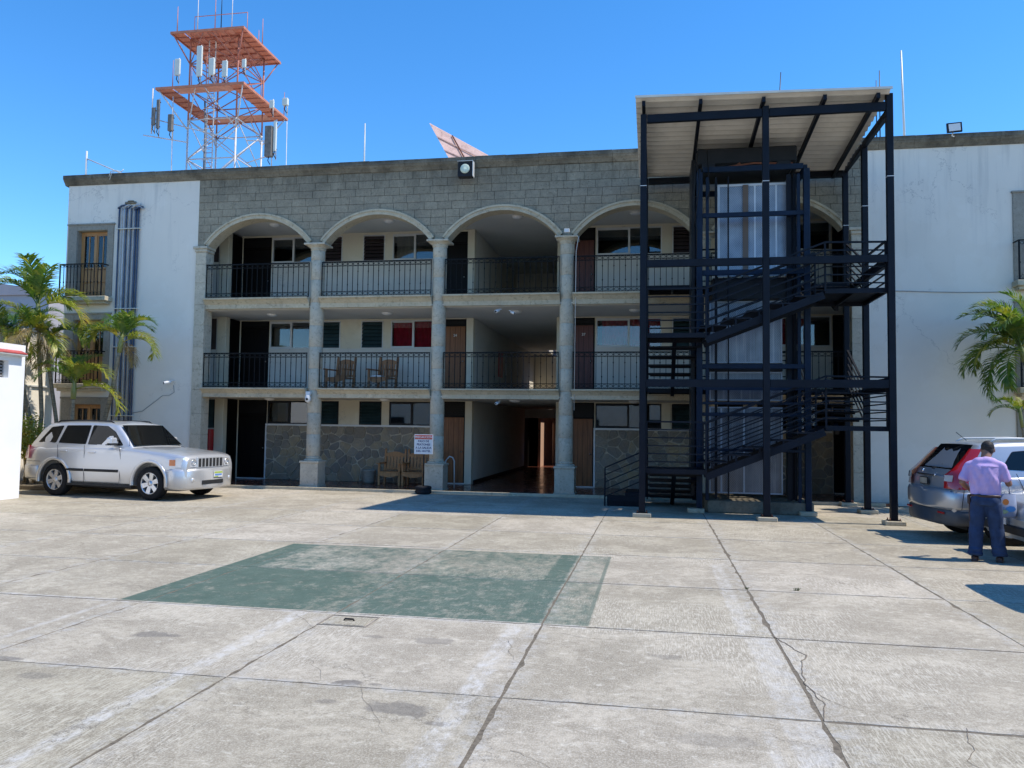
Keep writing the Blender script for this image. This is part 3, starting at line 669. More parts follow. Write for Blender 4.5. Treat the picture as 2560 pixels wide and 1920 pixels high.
# flagstone cladding on the ground floor
def voronoi(x0, x1, z0, z1, s, seed):
    rr = random.Random(seed); pts = []
    nx, nz = max(1, round((x1-x0)/s)), max(1, round((z1-z0)/s))
    for i in range(nx):
        for j in range(nz):
            if rr.random() < .3: continue
            pts.append((x0+(i+.5+rr.uniform(-.5, .5))*(x1-x0)/nx, z0+(j+.5+rr.uniform(-.42, .42))*(z1-z0)/nz))
    cells = []
    for i, p in enumerate(pts):
        poly = [(x0, z0), (x1, z0), (x1, z1), (x0, z1)]
        for j, q in enumerate(pts):
            if i == j or abs(p[0]-q[0]) > 4*s or abs(p[1]-q[1]) > 4*s: continue
            mx, mz = (p[0]+q[0])/2, (p[1]+q[1])/2; dx, dz = q[0]-p[0], q[1]-p[1]; l = math.hypot(dx, dz); g_ = .007+.010*abs(math.sin((p[0]+q[0])*7+(p[1]+q[1])*5)); mx -= dx/l*g_; mz -= dz/l*g_
            out = []
            for k in range(len(poly)):
                a, b = poly[k], poly[(k+1) % len(poly)]
                da, db = (a[0]-mx)*dx+(a[1]-mz)*dz, (b[0]-mx)*dx+(b[1]-mz)*dz
                if da <= 0: out.append(a)
                if da*db < 0: t = da/(da-db); out.append((a[0]+(b[0]-a[0])*t, a[1]+(b[1]-a[1])*t))
            poly = out
            if len(poly) < 3: break
        if len(poly) >= 3:
            # soften corners
            r2 = []
            for k in range(len(poly)):
                a, b, c_ = poly[k-1], poly[k], poly[(k+1) % len(poly)]
                r2 += [(b[0]+(a[0]-b[0])*.16, b[1]+(a[1]-b[1])*.16), (b[0]+(c_[0]-b[0])*.16, b[1]+(c_[1]-b[1])*.16)]
            cells.append(r2)
    return cells
for a, b, sd_ in ((-12.16, -6.44, 3), (-1.72, 4.92, 8)):
    cl = Pq('stone_cladding', MB().box(a, b, WY-.018, WY-.001, .08, 1.775), C_FLAGM)
    for c_ in voronoi(a, b, .08, 1.775, .235, sd_): part('flagstone', MB().prism(c_, 'y', WY-.019, WY-.034-random.uniform(0, .022)), C_FLAG, cl)
    Pq('cladding_trim', MB().bev(a-.05, b, WY-.05, WY-.002, 1.78, 1.835, .004).bev(a-.05, a-.003, WY-.05, WY-.002, .08, 1.777, .004), C_PLASTW)
# window details on the white wings
def wing_window(x0, L):
    z0, z1 = WZ[L]
    st = Pq('window_surround', MB().bev(x0-.31, x0-.001, FY-.035, FY+.02, z0-.0, z1+.19, .006).bev(x0+1.031, x0+1.24, FY-.035, FY+.02, z0, z1+.19, .006).bev(x0+.001, x0+1.029, FY-.035, FY+.02, z1+.002, z1+.19, .006).bev(x0-.34, x0+1.27, FY-.06, FY+.02, z1+.16, z1+.21, .006), C_FRAMEST)
    part('reveal', MB().box(x0, x0+.012, FY-.001, FY+.25, z0, z1).box(x0+1.018, x0+1.03, FY-.001, FY+.25, z0, z1).box(x0+.012, x0+1.018, FY-.001, FY+.25, z1-.012, z1), C_FRAMEST, st)
    y = FY+.16; wn = Pq('wooden_window', MB().bev(x0+.012, x0+.075, y, y+.07, z0, z1-.012, .004).bev(x0+.955, x0+1.018, y, y+.07, z0, z1-.012, .004).bev(x0+.075, x0+.955, y, y+.07, z1-.09, z1-.012, .004).bev(x0+.48, x0+.55, y-.01, y+.065, z0, z1-.09, .004), C_HONEY)
    zm = z0+(z1-z0)*(.46 if L else .1)
    m_ = MB()
    for a, b in ((x0+.075, x0+.48), (x0+.55, x0+.955)):
        m_.bev(a, a+.035, y+.01, y+.06, z0, z1-.09, .003).bev(b-.035, b, y+.01, y+.06, z0, z1-.09, .003).bev((a+b)/2-.015, (a+b)/2+.015, y+.012, y+.055, zm, z1-.15, .003).bev(a+.035, b-.035, y+.01, y+.06, z1-.13, z1-.09, .003).bev(a+.035, b-.035, y+.01, y+.06, zm-.06, zm, .003)
    part('leaf', m_, C_HONEY, wn)
    part('pane', MB().box(x0+.07, x0+.96, y+.03, y+.036, zm, z1-.1), C_GLASS, wn)
    if L: part('panel', MB().bev(x0+.13, x0+.43, y+.02, y+.05, z0+.06, z0+.42, .012).bev(x0+.13, x0+.43, y+.02, y+.05, z0+.47, zm-.07, .012).bev(x0+.60, x0+.90, y+.02, y+.05, z0+.06, z0+.42, .012).bev(x0+.60, x0+.90, y+.02, y+.05, z0+.47, zm-.07, .012).box(x0+.07, x0+.96, y+.05, y+.055, z0, zm), C_HONEY, wn)
    else: part('backing', MB().box(x0+.07, x0+.96, y+.05, y+.055, z0, zm), C_HONEY, wn)
    pieces('room_backing', [(x0-.2, x0+1.2, FY+.7, FY+.75, z0-.2, z1+.2)], C_ROOM, hotel)
    if L:
        Pq('balcony_sill', MB().bev(x0-.36, x0+1.27, FY-.34, FY+.0, z0-.17, z0-.03, .012).bev(x0-.30, x0+1.2, FY-.26, FY-.001, z0-.25, z0-.17, .01), C_CANT)
        ra = Pq('railing', MB().box(x0-.32, x0+1.12, FY-.32, FY-.29, z0+.93, z0+.96).box(x0-.32, x0+1.12, FY-.32, FY-.29, z0-.02, z0).box(x0-.32, x0-.295, FY-.29, FY-.005, z0+.93, z0+.96).box(x0+1.095, x0+1.12, FY-.29, FY-.005, z0+.93, z0+.96).box(x0-.32, x0-.30, FY-.318, FY-.292, z0-.01, z0+.94).box(x0+1.10, x0+1.12, FY-.318, FY-.292, z0-.01, z0+.94), C_IRON)
        me = MB().box(-.008, .008, -.008, .008, 0, .93).bev(-.016, .016, -.016, .016, .38, .42, .005).mesh('baluster', C_IRON)
        for k in range(13): part('baluster', me, C_IRON, ra, (x0-.29+k*1.38/12, FY-.305, z0))
        sc_ = MB()
        for k in range(12):
            cx = x0-.232+k*1.38/12
            for cz in (z0+.88, z0+.06): sc_.tube([(cx+.04*math.cos(t), FY-.305, cz+.035*math.sin(t)) for t in [j*math.pi/4 for j in range(9)]], .006, 4, cap=False)
        part('scrollwork', sc_, C_IRON, ra, kind='stuff')
for L in range(3): wing_window(-17.36, L); wing_window(9.02, L)
# gallery railings
balA = MB().box(-.008, .008, -.008, .008, 0, .97).mesh('baluster', C_IRON)
balB = MB().box(-.008, .008, -.008, .008, 0, .97).lathe([(.008, .30), (.020, .325), (.008, .35)], seg=6).lathe([(.008, .68), (.020, .705), (.008, .73)], seg=6).mesh('baluster', C_IRON)
for L in (1, 2):
    for bi, (a, b) in enumerate(bays):
        x0 = a+(.19 if bi else .0); x1 = b-(.19 if bi < 4 else .0); z0 = FL[L]+.04; y = 21.34
        ra = Pq('railing', MB().box(x0, x1, y-.018, y+.018, z0+.97, z0+1.0).box(x0, x1, y-.008, y+.008, z0+.86, z0+.875).box(x0, x1, y-.012, y+.012, z0, z0+.022).box(x0, x1, y-.008, y+.008, z0+.13, z0+.145).box(x0, x0+.02, y-.011, y+.011, z0+.01, z0+.98).box(x1-.02, x1, y-.011, y+.011, z0+.01, z0+.98), C_IRON)
        n = round((x1-x0)/.158); sc_ = MB()
        for k in range(n+1):
            cx = x0+.01+(x1-x0-.02)*k/n; part('baluster', balB if k % 2 else balA, C_IRON, ra, (cx, y, z0))
            if k < n:
                cc = cx+(x1-x0-.02)/n/2
                for cz in (z0+.923, z0+.076): sc_.tube([(cc+.062*math.cos(t), y, cz+.042*math.sin(t)) for t in [j*math.pi/4 for j in range(9)]], .006, 4, cap=False)
        part('scrollwork', sc_, C_IRON, ra, kind='stuff')
# ceiling lights
lm_ = MB().lathe([(.16, 0), (.16, -.02), (.13, -.05), (.06, -.07), (.0, -.075)], seg=20).mesh('ceiling_light', C_PLASTW)
for L in range(3):
    for bx in BAYC: part('ceiling_light', lm_, C_PLASTW, hotel, (bx+(.25 if bx > -5 and bx < -3 else 0), 22.35, CE[L]))
# stains/expansion line on the right wing: a thin cable
C_CABLE = paint('grey_cable', (.3, .3, .3), .6)
o = part('wall_cable', MB().tube([(5.25+i*.45, FY-.018, 5.40-.012*i+.01*math.sin(i)) for i in range(8)], .010, 5), C_CABLE); tagp(o, 'thin cable strung along the right white wall above the palm', 'cable')
o = part('camera_wire', MB().tube([(-13.96, FY-.01, 2.93), (-13.93, FY-.01, 2.72), (-14.1, FY-.01, 2.62), (-14.3, FY-.01, 2.62), (-14.6, FY-.01, 2.4), (-14.95, FY-.01, 2.15), (-15.25, FY-.01, 2.1)], .009, 5), C_CABLE); tagp(o, 'loose wire running down from the small wall camera on the left wing', 'wire')
# ================================================================ steel staircase with canopy
stc = thing('steel_staircase', 'dark navy steel fire staircase with corrugated canopy wrapped round the lift', 'staircase', (2.2, 19, 0))
S = lambda name, mb, mat=None, **k: part(name, mb, mat or C_STEEL, stc, **k)
posts = [(-.25, 17.0, 8.56), (2.26, 17.0, 8.60), (4.68, 17.0, 8.72), (4.74, 19.22, 8.45), (4.72, 21.0, 8.40), (-.25, 20.95, 8.4)]
for x, y, zt in posts:
    fo = S('footing', MB().bev(x-.19, x+.19, y-.17, y+.17, 0, .085, .012), C_CORN if False else C_CANT)
    part('base_plate', MB().box(x-.12, x+.12, y-.11, y+.11, .085, .097), C_STEEL, fo)
    bo = MB()
    for sx in (-.095, .095):
        for sy in (-.085, .085): bo.lathe([(.011, .097), (.011, .135), (.0, .137)], (x+sx, y+sy, 0), 6)
    part('anchor_bolt', bo, C_RUST, fo)
    p = S('post', MB().bev(x-.065, x+.065, y-.065, y+.065, .097, zt, .008))
    if zt > 8.5 or x > 4:
        part('cable_tie', MB().box(x-.068, x+.068, y-.068, y+.068, 7.0, 7.012), C_PLASTW, p)
# main beams
def hb(x0, x1, y, z0, z1, w=.07): S('beam', MB().bev(x0, x1, y-w, y+w, z0, z1, .006).box(x0, x1, y-w-.004, y-w+.01, z0-.004, z0+.006))
def lb(x, y0, y1, z0, z1, w=.05): S('beam', MB().bev(x-w, x+w, y0, y1, z0, z1, .006))
for z0, z1 in ((2.72, 2.88), (5.26, 5.41), (8.38, 8.55)):
    for a, b in ((-.18, 2.19), (2.33, 4.61)): hb(a, b, 17.0, z0, z1, .055)
for z0, z1 in ((2.66, 2.80), (5.26, 5.41)):
    lb(4.72, 17.07, 19.15, z0, z1); lb(4.72, 19.29, 20.93, z0, z1); lb(-.25, 17.07, 20.88, z0, z1)
lb(-.25, 17.07, 20.88, 8.36, 8.50); lb(4.73, 17.07, 19.15, 8.36, 8.50); lb(4.73, 19.29, 20.93, 8.36, 8.50)
hb(-.18, 4.65, 20.95, 8.25, 8.40)
# canopy: rafters and corrugated sheet
RZ = lambda y: 8.82-.078*(y-16.72)
for k, x in enumerate((-.25, .93, 2.20, 3.40, 4.42)):
    S('rafter', MB().beam((x, 16.76, RZ(16.76)-.10-.0235*x), (x, 21.0, RZ(21.0)-.10-.0235*x), .07, .11))
mb = MB(); n = 18*6; vs = []; fs = []
for i in range(n+1):
    y = 16.72+i*4.35/n; z = RZ(y)+.032*max(-.8, min(.8, 1.3*math.sin(i/6*2*math.pi)))
    vs += [(-.42, y, z+.02), (4.66, y, z-.10), (-.42, y, z+.026), (4.66, y, z-.094)]
    if i:
        o_ = 4*i; fs += [(o_-4, o_-3, o_+1, o_), (o_-2, o_+2, o_+3, o_-1), (o_-4, o_, o_+2, o_-2), (o_-3, o_-1, o_+3, o_+1)]
mb.add(vs, fs, False)
C_CORR = paint('corrugated_canopy_sheet', (.68, .65, .585), .5, .10, 1.5, dirt=(.35, .31, .25), dirtamt=.35)
S('canopy_sheet', mb, C_CORR, label='pale corrugated roof sheet')
S('edge_flashing', MB().beam((-.43, 16.70, 8.85), (4.67, 16.70, 8.73), .02, .05), C_GALV)
# landings
def landing(x0, x1, y0, y1, z, nm='landing'):
    S(nm, MB().box(x0, x1, y0, y1, z-.012, z).box(x0, x1, y0, y0+.04, z-.10, z-.013).box(x0, x1, y1-.04, y1, z-.10, z-.013).box(x0, x0+.04, y0+.04, y1-.04, z-.10, z-.013).box(x1-.04, x1, y0+.04, y1-.04, z-.10, z-.013).box((x0+x1)/2-.03, (x0+x1)/2+.03, y0+.04, y1-.04, z-.09, z-.013))
def rails(pts, z0s, name='handrail', n=6, dz=.168, posts_=True, r=.016):
    """n parallel rails following pts (x,y,z of walking surface)"""
    for k in range(n):
        q = [(p[0], p[1], p[2]+z0s+k*dz) for p in pts]
        m_ = MB()
        for a, b in zip(q, q[1:]): m_.beam(a, b, .026 if k < n-1 else .045, .026 if k < n-1 else .035)
        S(name if k == n-1 else 'rail', m_)
    if posts_:
        for p in pts: S('rail_post', MB().bev(p[0]-.018, p[0]+.018, p[1]-.018, p[1]+.018, p[2]-.08, p[2]+z0s+(n-1)*dz, .003))
def flight_x(x0, x1, y0, y1, z0, z1, n):
    for y in (y0+.03, y1-.03): S('stringer', MB().beam((x0, y, z0-.17), (x1, y, z1-.15), .05, .15))
    for k in range(1, n+1):
        t = (k-.5)/n; x = x0+(x1-x0)*(k-.75)/n; z = z0+(z1-z0)*k/(n+1); L = (x1-x0)/n*1.15
        tr = S('tread', MB().bev(x-L*.42, x+L*.58, y0, y1, z-.035, z, .004))
        part('bracket', MB().box(x-.0, x+.035, y0+.01, y0+.05, z-.15, z-.036), C_STEEL, tr); part('bracket', MB().box(x, x+.035, y1-.05, y1-.01, z-.15, z-.036), C_STEEL, tr)
def flight_y(x0, x1, y0, y1, z0, z1, n):
    xc = (x0+x1)/2
    S('stringer', MB().beam((xc, y0, z0-.12), (xc, y1, z1-.12), .09, .15))
    for k in range(1, n+1):
        y = y0+(y1-y0)*(k-.5)/n; z = z0+(z1-z0)*k/(n+1); L = abs(y1-y0)/n*.56
        S('tread', MB().bev(x0, x1, y-L, y+L, z-.035, z, .004).bev(x0+.04, x1-.04, y-.02, y+.02, z-.075, z-.036, .004))
yA, yB = 17.10, 18.12
for base in (0, 1):
    zb = (.06, 2.84)[base]
    zl = (1.0, 3.87)[base]; zr = (1.95, 4.76)[base]; ztop = (2.84, 5.45)[base]
    flight_y(-.15, 1.02, 20.3, 18.2, zb, zl, 5)
    landing(-.18, 1.06, yA, yB+.05, zl)
    flight_x(1.06, 3.42, yA, yB, zl+.02, zr+.02, 5)
    landing(3.44, 4.66, yA, 18.95, zr)
    flight_y(3.5, 4.6, 18.95, 20.45, zr, ztop, 4)
    landing(3.44, 4.66, 20.45, 21.14, ztop-.0)
    landing(1.06, 3.42, 20.45, 21.14, ztop-.0, 'walkway')
    landing(-.18, 1.06, 20.3, 21.14, ztop-.0)
    rails([(-.17, yA, zl), (1.06, yA, zl), (3.44, yA, zr+.02), (4.62, yA, zr)], .15 if base == 0 else .10)
    rails([(1.06, yB+.02, zl), (3.44, yB+.02, zr+.02)], .15, n=5, dz=.2)
    rails([(3.44, 18.9, zr), (3.44, 18.2, zr)], .12, n=5, dz=.2, posts_=False)
    rails([(4.62, yA+.05, zr), (4.62, 18.95, zr), (4.62, 20.45, ztop)], .12)
    rails([(-.17, yA+.05, zl), (-.17, 18.2, zl), (-.17, 20.3, zb+.1)], .12)
    rails([(3.44, 19.0, zr+.1), (3.44, 20.45, ztop), (1.06, 20.45, ztop)], .12, n=5, dz=.2)
    rails([(1.06, 18.3, zl+.05), (1.06, 20.3, zb+.1)], .12, n=5, dz=.2)
rails([(-1.15, 19.1, .0), (-.22, 19.1, .42)], .22, n=5, dz=.17)
S('starting_step', MB().bev(-1.1, -.68, 19.1, 20.2, 0, .17, .008).bev(-.68, -.28, 19.1, 20.2, 0, .33, .008))
S('support_frame', MB().beam((-1.1, 19.08, .18), (-.3, 19.08, .18), .05, .14))

# ================================================================ lift
lift = thing('lift_shaft', 'open lift shaft of navy steel with mesh fronted translucent panels inside the staircase', 'lift', (2.2, 19.2, 0))
A = lambda name, mb, mat=None, **k: part(name, mb, mat or C_STEELB, lift, **k)
A('pit_base', MB().bev(1.16, 3.42, 18.28, 20.3, 0, .27, .02), C_CORN)
for x in (.99, 3.30):
    for y in (18.30, 20.22):
        A('post', MB().bev(x-.065, x+.065, y-.065, y+.065, .1, 7.66, .006))
    A('post', MB().bev(x+(.17 if x < 2 else -.17)-.035, x+(.17 if x < 2 else -.17)+.035, 18.27, 18.34, .27, 7.55, .004))
for x, y in ((.93, 18.22), (3.30, 18.24)):
    A('footing', MB().bev(x-.20, x+.16, y-.14, y+.14, 0, .095, .012), C_CANT)
for z0, z1 in ((7.66, 7.78), (6.62, 6.72), (5.30, 5.42), (3.20, 3.30), (2.72, 2.86), (2.40, 2.46), (2.14, 2.22), (1.36, 1.42)):
    A('crossbeam', MB().bev(1.06, 3.235, 18.26, 18.34, z0, z1, .004))
for z0, z1 in ((7.66, 7.78), (5.30, 5.42), (2.72, 2.86)):
    for x in (.99, 3.30): A('crossbeam', MB().bev(x-.04, x+.04, 18.37, 20.15, z0, z1, .004))
A('crossbeam', MB().bev(1.06, 3.235, 20.18, 20.26, 7.66, 7.78, .004))
A('machinery', MB().bev(.95, 3.15, 18.55, 20.1, 7.92, 8.30, .03).bev(1.05, 1.35, 18.45, 18.9, 7.78, 7.92, .01).bev(2.7, 3.0, 18.45, 18.9, 7.78, 7.92, .01), C_DARKFR)
A('pipe', MB().tube([(1.3, 18.5, 7.80), (2.2, 18.5, 7.90), (3.05, 18.5, 7.86)], .02, 6).tube([(1.7, 18.52, 7.79), (1.9, 18.5, 7.92)], .02, 6), C_RUST)
A('counterweight_rail', MB().box(2.98, 3.10, 18.7, 18.8, .3, 7.6), C_STEEL); A('counterweight_rail', MB().box(3.12, 3.2, 19.3, 19.5, .3, 7.6), C_STEEL)
A('back_screen', MB().box(.84, .92, 19.0, 20.1, .3, 8.2), C_DARKFR); A('back_screen', MB().box(3.12, 3.22, 19.6, 20.1, .3, 7.6), C_DARKFR)
# mesh fronted translucent panels
def m_mesh(nm='panel_with_mesh', k=1., vs_=1.):
    a = N(nm); X, Y, Z = a.xyz()
    w1 = a.n('ShaderNodeTexWave'); w1.wave_type = 'BANDS'; w1.bands_direction = 'X'; a.set(w1.inputs[0], a.scale(a.add(a.pos, (0, 0, 0)), 1)); 
    s1 = a.m_('ABSOLUTE', a.m_('SINE', a.m_('MULTIPLY', a.m_('ADD', X, a.m_('MULTIPLY', Z, .8)), 70.)))
    s2 = a.m_('ABSOLUTE', a.m_('SINE', a.m_('MULTIPLY', a.m_('SUBTRACT', X, a.m_('MULTIPLY', Z, .8)), 70.)))
    msh = a.ramp(a.m_('MINIMUM', s1, s2), .18, .32, 1, 0)
    run = a.noise(2.2, 6, .6, v=a.scale(a.pos, 7, 1, .25)); blur = a.noise(1.5, 4, .5)
    c = a.mix(a.ramp(blur, .35, .7), (.10, .13, .17), (.27, .32, .38))
    c = a.mix(a.ramp(run, .52, .7, 0, .5*vs_), c, (.06, .07, .08)); c = a.mix(a.ramp(run, .34, .44, .6*vs_, 0), c, (.42, .45, .47))
    c = a.mix(a.m_('MULTIPLY', msh, .45), c, (.42, .46, .50))
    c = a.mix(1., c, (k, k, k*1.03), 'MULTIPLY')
    return a.fin(c, .22, 0, .5)
C_MESH = m_mesh(); C_MESHD = m_mesh('darker_panel_with_mesh', .62); C_MESHB = m_mesh('bright_panel_with_mesh', 1.25, .2)  # one panel colour in plain, darker and brighter copies
C_PFR = paint('pale_panel_frame', (.36, .41, .48), .4, .1)
def panel(x0, x1, z0, z1, y, mulls, frame=.05, lab=None, mt=None, fmt=None):
    pn = A('panel', MB().box(x0+frame, x1-frame, y, y+.02, z0+frame, z1-frame), mt or C_MESH, label=lab)
    f = MB().box(x0, x0+frame, y-.02, y+.04, z0, z1).box(x1-frame, x1, y-.02, y+.04, z0, z1).box(x0+frame, x1-frame, y-.02, y+.04, z0, z0+frame).box(x0+frame, x1-frame, y-.02, y+.04, z1-frame, z1)
    for mx in mulls: f.box(mx-.02, mx+.02, y-.015, y+.035, z0+frame, z1-frame)
    part('frame', f, fmt or C_PFR, pn)
C_PFB = paint('light_steel_frame', (.55, .62, .70), .4, .1)
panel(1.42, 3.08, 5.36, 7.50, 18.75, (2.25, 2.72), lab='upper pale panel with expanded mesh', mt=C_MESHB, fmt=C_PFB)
A('car_underside', MB().bev(1.30, 3.15, 18.6, 20.1, 4.80, 5.30, .01), C_DARKFR)
A('inner_rail', MB().box(1.98, 2.10, 18.70, 18.728, 5.07, 7.47), paint('brown_inner_rail', (.14, .10, .075), .6))
for x_, w_ in ((1.34, .05), (1.62, .03), (2.9, .10), (3.05, .06)): A('guide_rail', MB().bev(x_, x_+w_, 18.45, 18.52, .3, 7.6, .004), C_STEEL)
panel(1.24, 2.84, 3.36, 4.78, 18.75, (1.65,), frame=.03)
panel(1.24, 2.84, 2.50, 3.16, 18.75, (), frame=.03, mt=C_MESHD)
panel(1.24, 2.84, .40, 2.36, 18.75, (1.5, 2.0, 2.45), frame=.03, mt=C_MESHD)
A('floor_edge', MB().box(1.24, 2.84, 18.70, 20.1, 3.17, 3.35), C_DARKFR)
cb = part('hanging_cable', MB().tube([(.90, 18.0, 8.35), (.88, 18.02, 7.5), (.85, 18.05, 6.8), (.92, 18.08, 6.3), (.9, 18.1, 5.6)], .012, 5).tube([(.9, 18.0, 8.2), (.97, 18.02, 7.3), (.86, 18.05, 6.35)], .010, 5).tube([(1.14, 18.1, 8.1), (1.2, 18.12, 7.2), (1.15, 18.15, 7.0)], .012, 5), C_PLASTB)
tagp(cb, 'black cables hanging down beside the top of the lift frame', 'cable')

# ================================================================ lamps, cameras, sign, chairs
fl = thing('floodlight', 'large square floodlight with round lens on the roof edge above the middle arch', 'floodlight', (-5.14, 21.0, 8.67))
part('housing', MB().bev(-5.35, -4.93, 20.93, 21.12, 8.66, 9.10, .02), C_DARKFR, fl)
part('lens', MB().lathe([(.0, -.028), (.08, -.024), (.125, -.012), (.135, 0)], (-5.14, 20.925, 8.89), 24, axis='y'), paint('floodlight_lens', (.55, .62, .50), .12, .1), fl)
part('rim', MB().box(-5.36, -4.92, 20.92, 20.95, 9.10, 9.115).box(-4.93, -4.915, 20.92, 21.1, 8.68, 9.10), C_ALU, fl)
part('bracket', MB().box(-5.18, -5.10, 21.12, 21.17, 8.70, 9.0), C_DARKFR, fl)
fl = thing('floodlight', 'slim square led floodlight tilted on top of the right white wing', 'floodlight', (7.33, 21.05, 9.2))
part('housing', MB().beam((7.15, 21.1, 9.42), (7.50, 21.1, 9.44), .05, .24), C_DARKFR, fl)
part('lens', MB().beam((7.19, 21.070, 9.42), (7.46, 21.070, 9.44), .006, .18), C_PLASTW, fl)
part('bracket', MB().tube([(7.3, 21.12, 9.32), (7.28, 21.15, 9.24), (7.34, 21.16, 9.22)], .015, 5), C_ALU, fl)
def dome(x, y, z, lab):
    t = thing('security_camera', lab, 'camera', (x, y, z), None, 'security cameras on the hotel')
    part('bracket', MB().bev(x-.07, x+.07, y, y+.10, z+.10, z+.20, .01), C_PLASTW, t)
    part('dome', MB().lathe([(.0, -.12), (.05, -.105), (.075, -.07), (.085, -.03), (.085, .04), (.07, .075), (.06, .10)], (x, y+.02, z), 16), C_PLASTW, t)
    part('eye', MB().lathe([(.0, -.02), (.032, -.012), (.036, .0)], (x+.01, y-.065, z-.02), 12, axis='y'), C_PLASTB, t)
dome(-9.66, 21.16, 2.56, 'white dome security camera on the leftmost free standing column')
def bullet(x, y, z, dx, dy, lab, s=1.):
    t = thing('security_camera', lab, 'camera', (x, y, z), None, 'security cameras on the hotel'); d = Vector((dx, dy, -.25)).normalized()
    p = Vector((x, y, z)); part('body', MB().tube([p-d*.02*s, p, p+d*.17*s, p+d*.18*s], [.03*s, .045*s, .045*s, .038*s], 10), C_PLASTW, t)
    part('lens', MB().tube([p+d*.181*s, p+d*.184*s], .03*s, 10), C_PLASTB, t)
    part('mount', MB().tube([p+d*.05, p-Vector((dx, dy, -.6)).normalized()*.10*s], .016*s, 6).lathe([(.045*s, 0), (.045*s, .015)], (x-dx*.08, y-dy*.08, z+.04), 12), C_PLASTW, t)
bullet(-13.98, 21.20, 3.02, -.6, -.8, 'small white bullet camera on the left white wing', 1.05)
bullet(-4.22, 21.35, 5.02, -.3, -.9, 'white twin head camera under the upper slab of the middle bay', 1.)
bullet(-3.88, 21.4, 4.98, .6, -.5, 'small white camera beside the twin head camera in the middle bay', .8)
bullet(-4.22, 21.5, 2.50, -.3, -.9, 'white camera under the lower slab of the middle bay', .9)
t = part('junction_box', MB().bev(-2.40, -2.26, 21.0, 21.08, 7.06, 7.16, .006), C_PLASTW); tagp(t, 'little white junction box on the capital of the third column', 'box')
t = part('downlead_cable', MB().tube([(-2.02, 21.2, 7.0), (-2.06, 21.22, 6.8), (-2.10, 21.28, 6.6), (-2.12, 21.3, 2.3)], .010, 5), C_ALU); tagp(t, 'thin pale cable running down the right side of the third column', 'cable')
# lone loose wires on the white parapet
t = part('loose_rope', MB().tube([(-16.2, 21.12, 9.20), (-16.12, 21.08, 9.34), (-15.95, 21.1, 9.37), (-15.8, 21.12, 9.33), (-15.72, 21.12, 9.40)], .014, 5).tube([(-16.16, 21.1, 9.1), (-16.1, 21.1, 9.3), (-15.9, 21.1, 9.36)], .010, 5), C_ALU); tagp(t, 'scrap of pale rope caught on the cornice of the left wing', 'rope')
# pipes on the left wing
pp = thing('pipe_bundle', 'bundle of vertical blue and grey pipes climbing the left white wing', 'pipes', (-15.6, 21.2, 0))
for i, (x, r, m_) in enumerate(((-15.93, .028, C_BLUEP), (-15.84, .018, C_GREYP), (-15.76, .030, C_GREYP), (-15.68, .028, C_BLUEP), (-15.59, .020, C_GREYP), (-15.52, .024, C_BLUEP), (-15.44, .016, C_GREYP), (-15.37, .036, C_BLUEP), (-15.28, .030, C_BLUEP))):
    part('pipe', MB().tube([(x+.02, FY-.06, .1), (x-.005, FY-.06, 4), (x, FY-.06, 8.05), (x, FY-.05, 8.28)], r*.85, 10), m_, pp)
for z in (7.62, 5.2, 4.05, 2.0): part('clamp', MB().bev(-16.0, -15.22, FY-.11, FY-.001, z, z+.025, .003), C_GALV, pp)
for i, (x0, z0, x1, z1, r) in enumerate(((-15.98, 8.27, -15.70, 8.36, .028), (-15.80, 8.25, -15.60, 8.36, .022), (-15.62, 8.24, -15.50, 8.33, .02), (-15.50, 8.27, -15.22, 8.36, .03), (-15.42, 8.20, -15.14, 8.28, .028), (-15.34, 8.30, -15.12, 8.22, .022))):
    part('conduit_elbow', MB().tube([(x0, FY-.06, z0), ((x0+x1)/2, FY-.075, (z0+z1)/2+.025), (x1, FY-.06, z1)], r, 8), (C_BLUEP, C_GREYP)[i % 2], pp)
part('mortar_hood', MB().bev(-15.78, -15.40, FY-.05, FY-.002, 8.40, 8.47, .02).bev(-15.68, -15.48, FY-.06, FY-.002, 8.465, 8.50, .015), C_CORN, pp)
# red cabinet with extinguisher
rc = thing('fire_cabinet', 'red fire cabinet at the left end of the ground floor gallery', 'fire cabinet', (-13.7, 22.6, .96))
part('body', MB().bev(-13.95, -13.47, 22.55, 22.79, .75, 1.64, .01), C_REDP, rc)
part('door', MB().bev(-13.92, -13.50, 22.535, 22.549, .78, 1.61, .004), C_REDP, rc)
part('extinguisher_label', MB().box(-13.66, -13.57, 22.528, 22.533, .88, 1.18), C_PLASTW, rc)
part('glass', MB().box(-13.70, -13.52, 22.529, 22.534, 1.22, 1.38), C_PLASTB, rc)
# sign
sg = thing('warning_sign', 'red and white warning sign on a pole in a black tyre pot by a column', 'sign', (-6.10, 20.80, 0))
part('board', MB().bev(-6.385, -5.865, 20.785, 20.80, 1.07, 1.60, .003), C_PLASTW, sg)
part('header', MB().box(-6.365, -5.885, 20.779, 20.784, 1.47, 1.58), paint('sign_red', (.62, .07, .03), .5, .05), sg)
C_NAVYT = paint('sign_lettering_navy', (.02, .025, .12), .5)
text('lettering', 'PRECAUCION', (-6.125, 20.777, 1.525), .078, C_PLASTW, sg)
for i, t_ in enumerate(('PASO DE', 'PEATONES', 'A LA SALIDA', 'DEL HOTEL')): text('lettering', t_, (-6.125, 20.783, 1.415-i*.088), .078, C_NAVYT, sg)
part('pole', MB().tube([(-6.12, 20.83, .1), (-6.12, 20.83, 1.5)], .02, 8), C_PLASTB, sg)
part('tyre_pot', MB().lathe([(.16, .0), (.21, .02), (.225, .08), (.20, .12), (.225, .15), (.215, .20), (.16, .22), (.15, .17), (.0, .16)], (-6.12, 20.83, 0), 24), paint('pot_rubber', (.018, .019, .022), .75, .3, 12), sg)
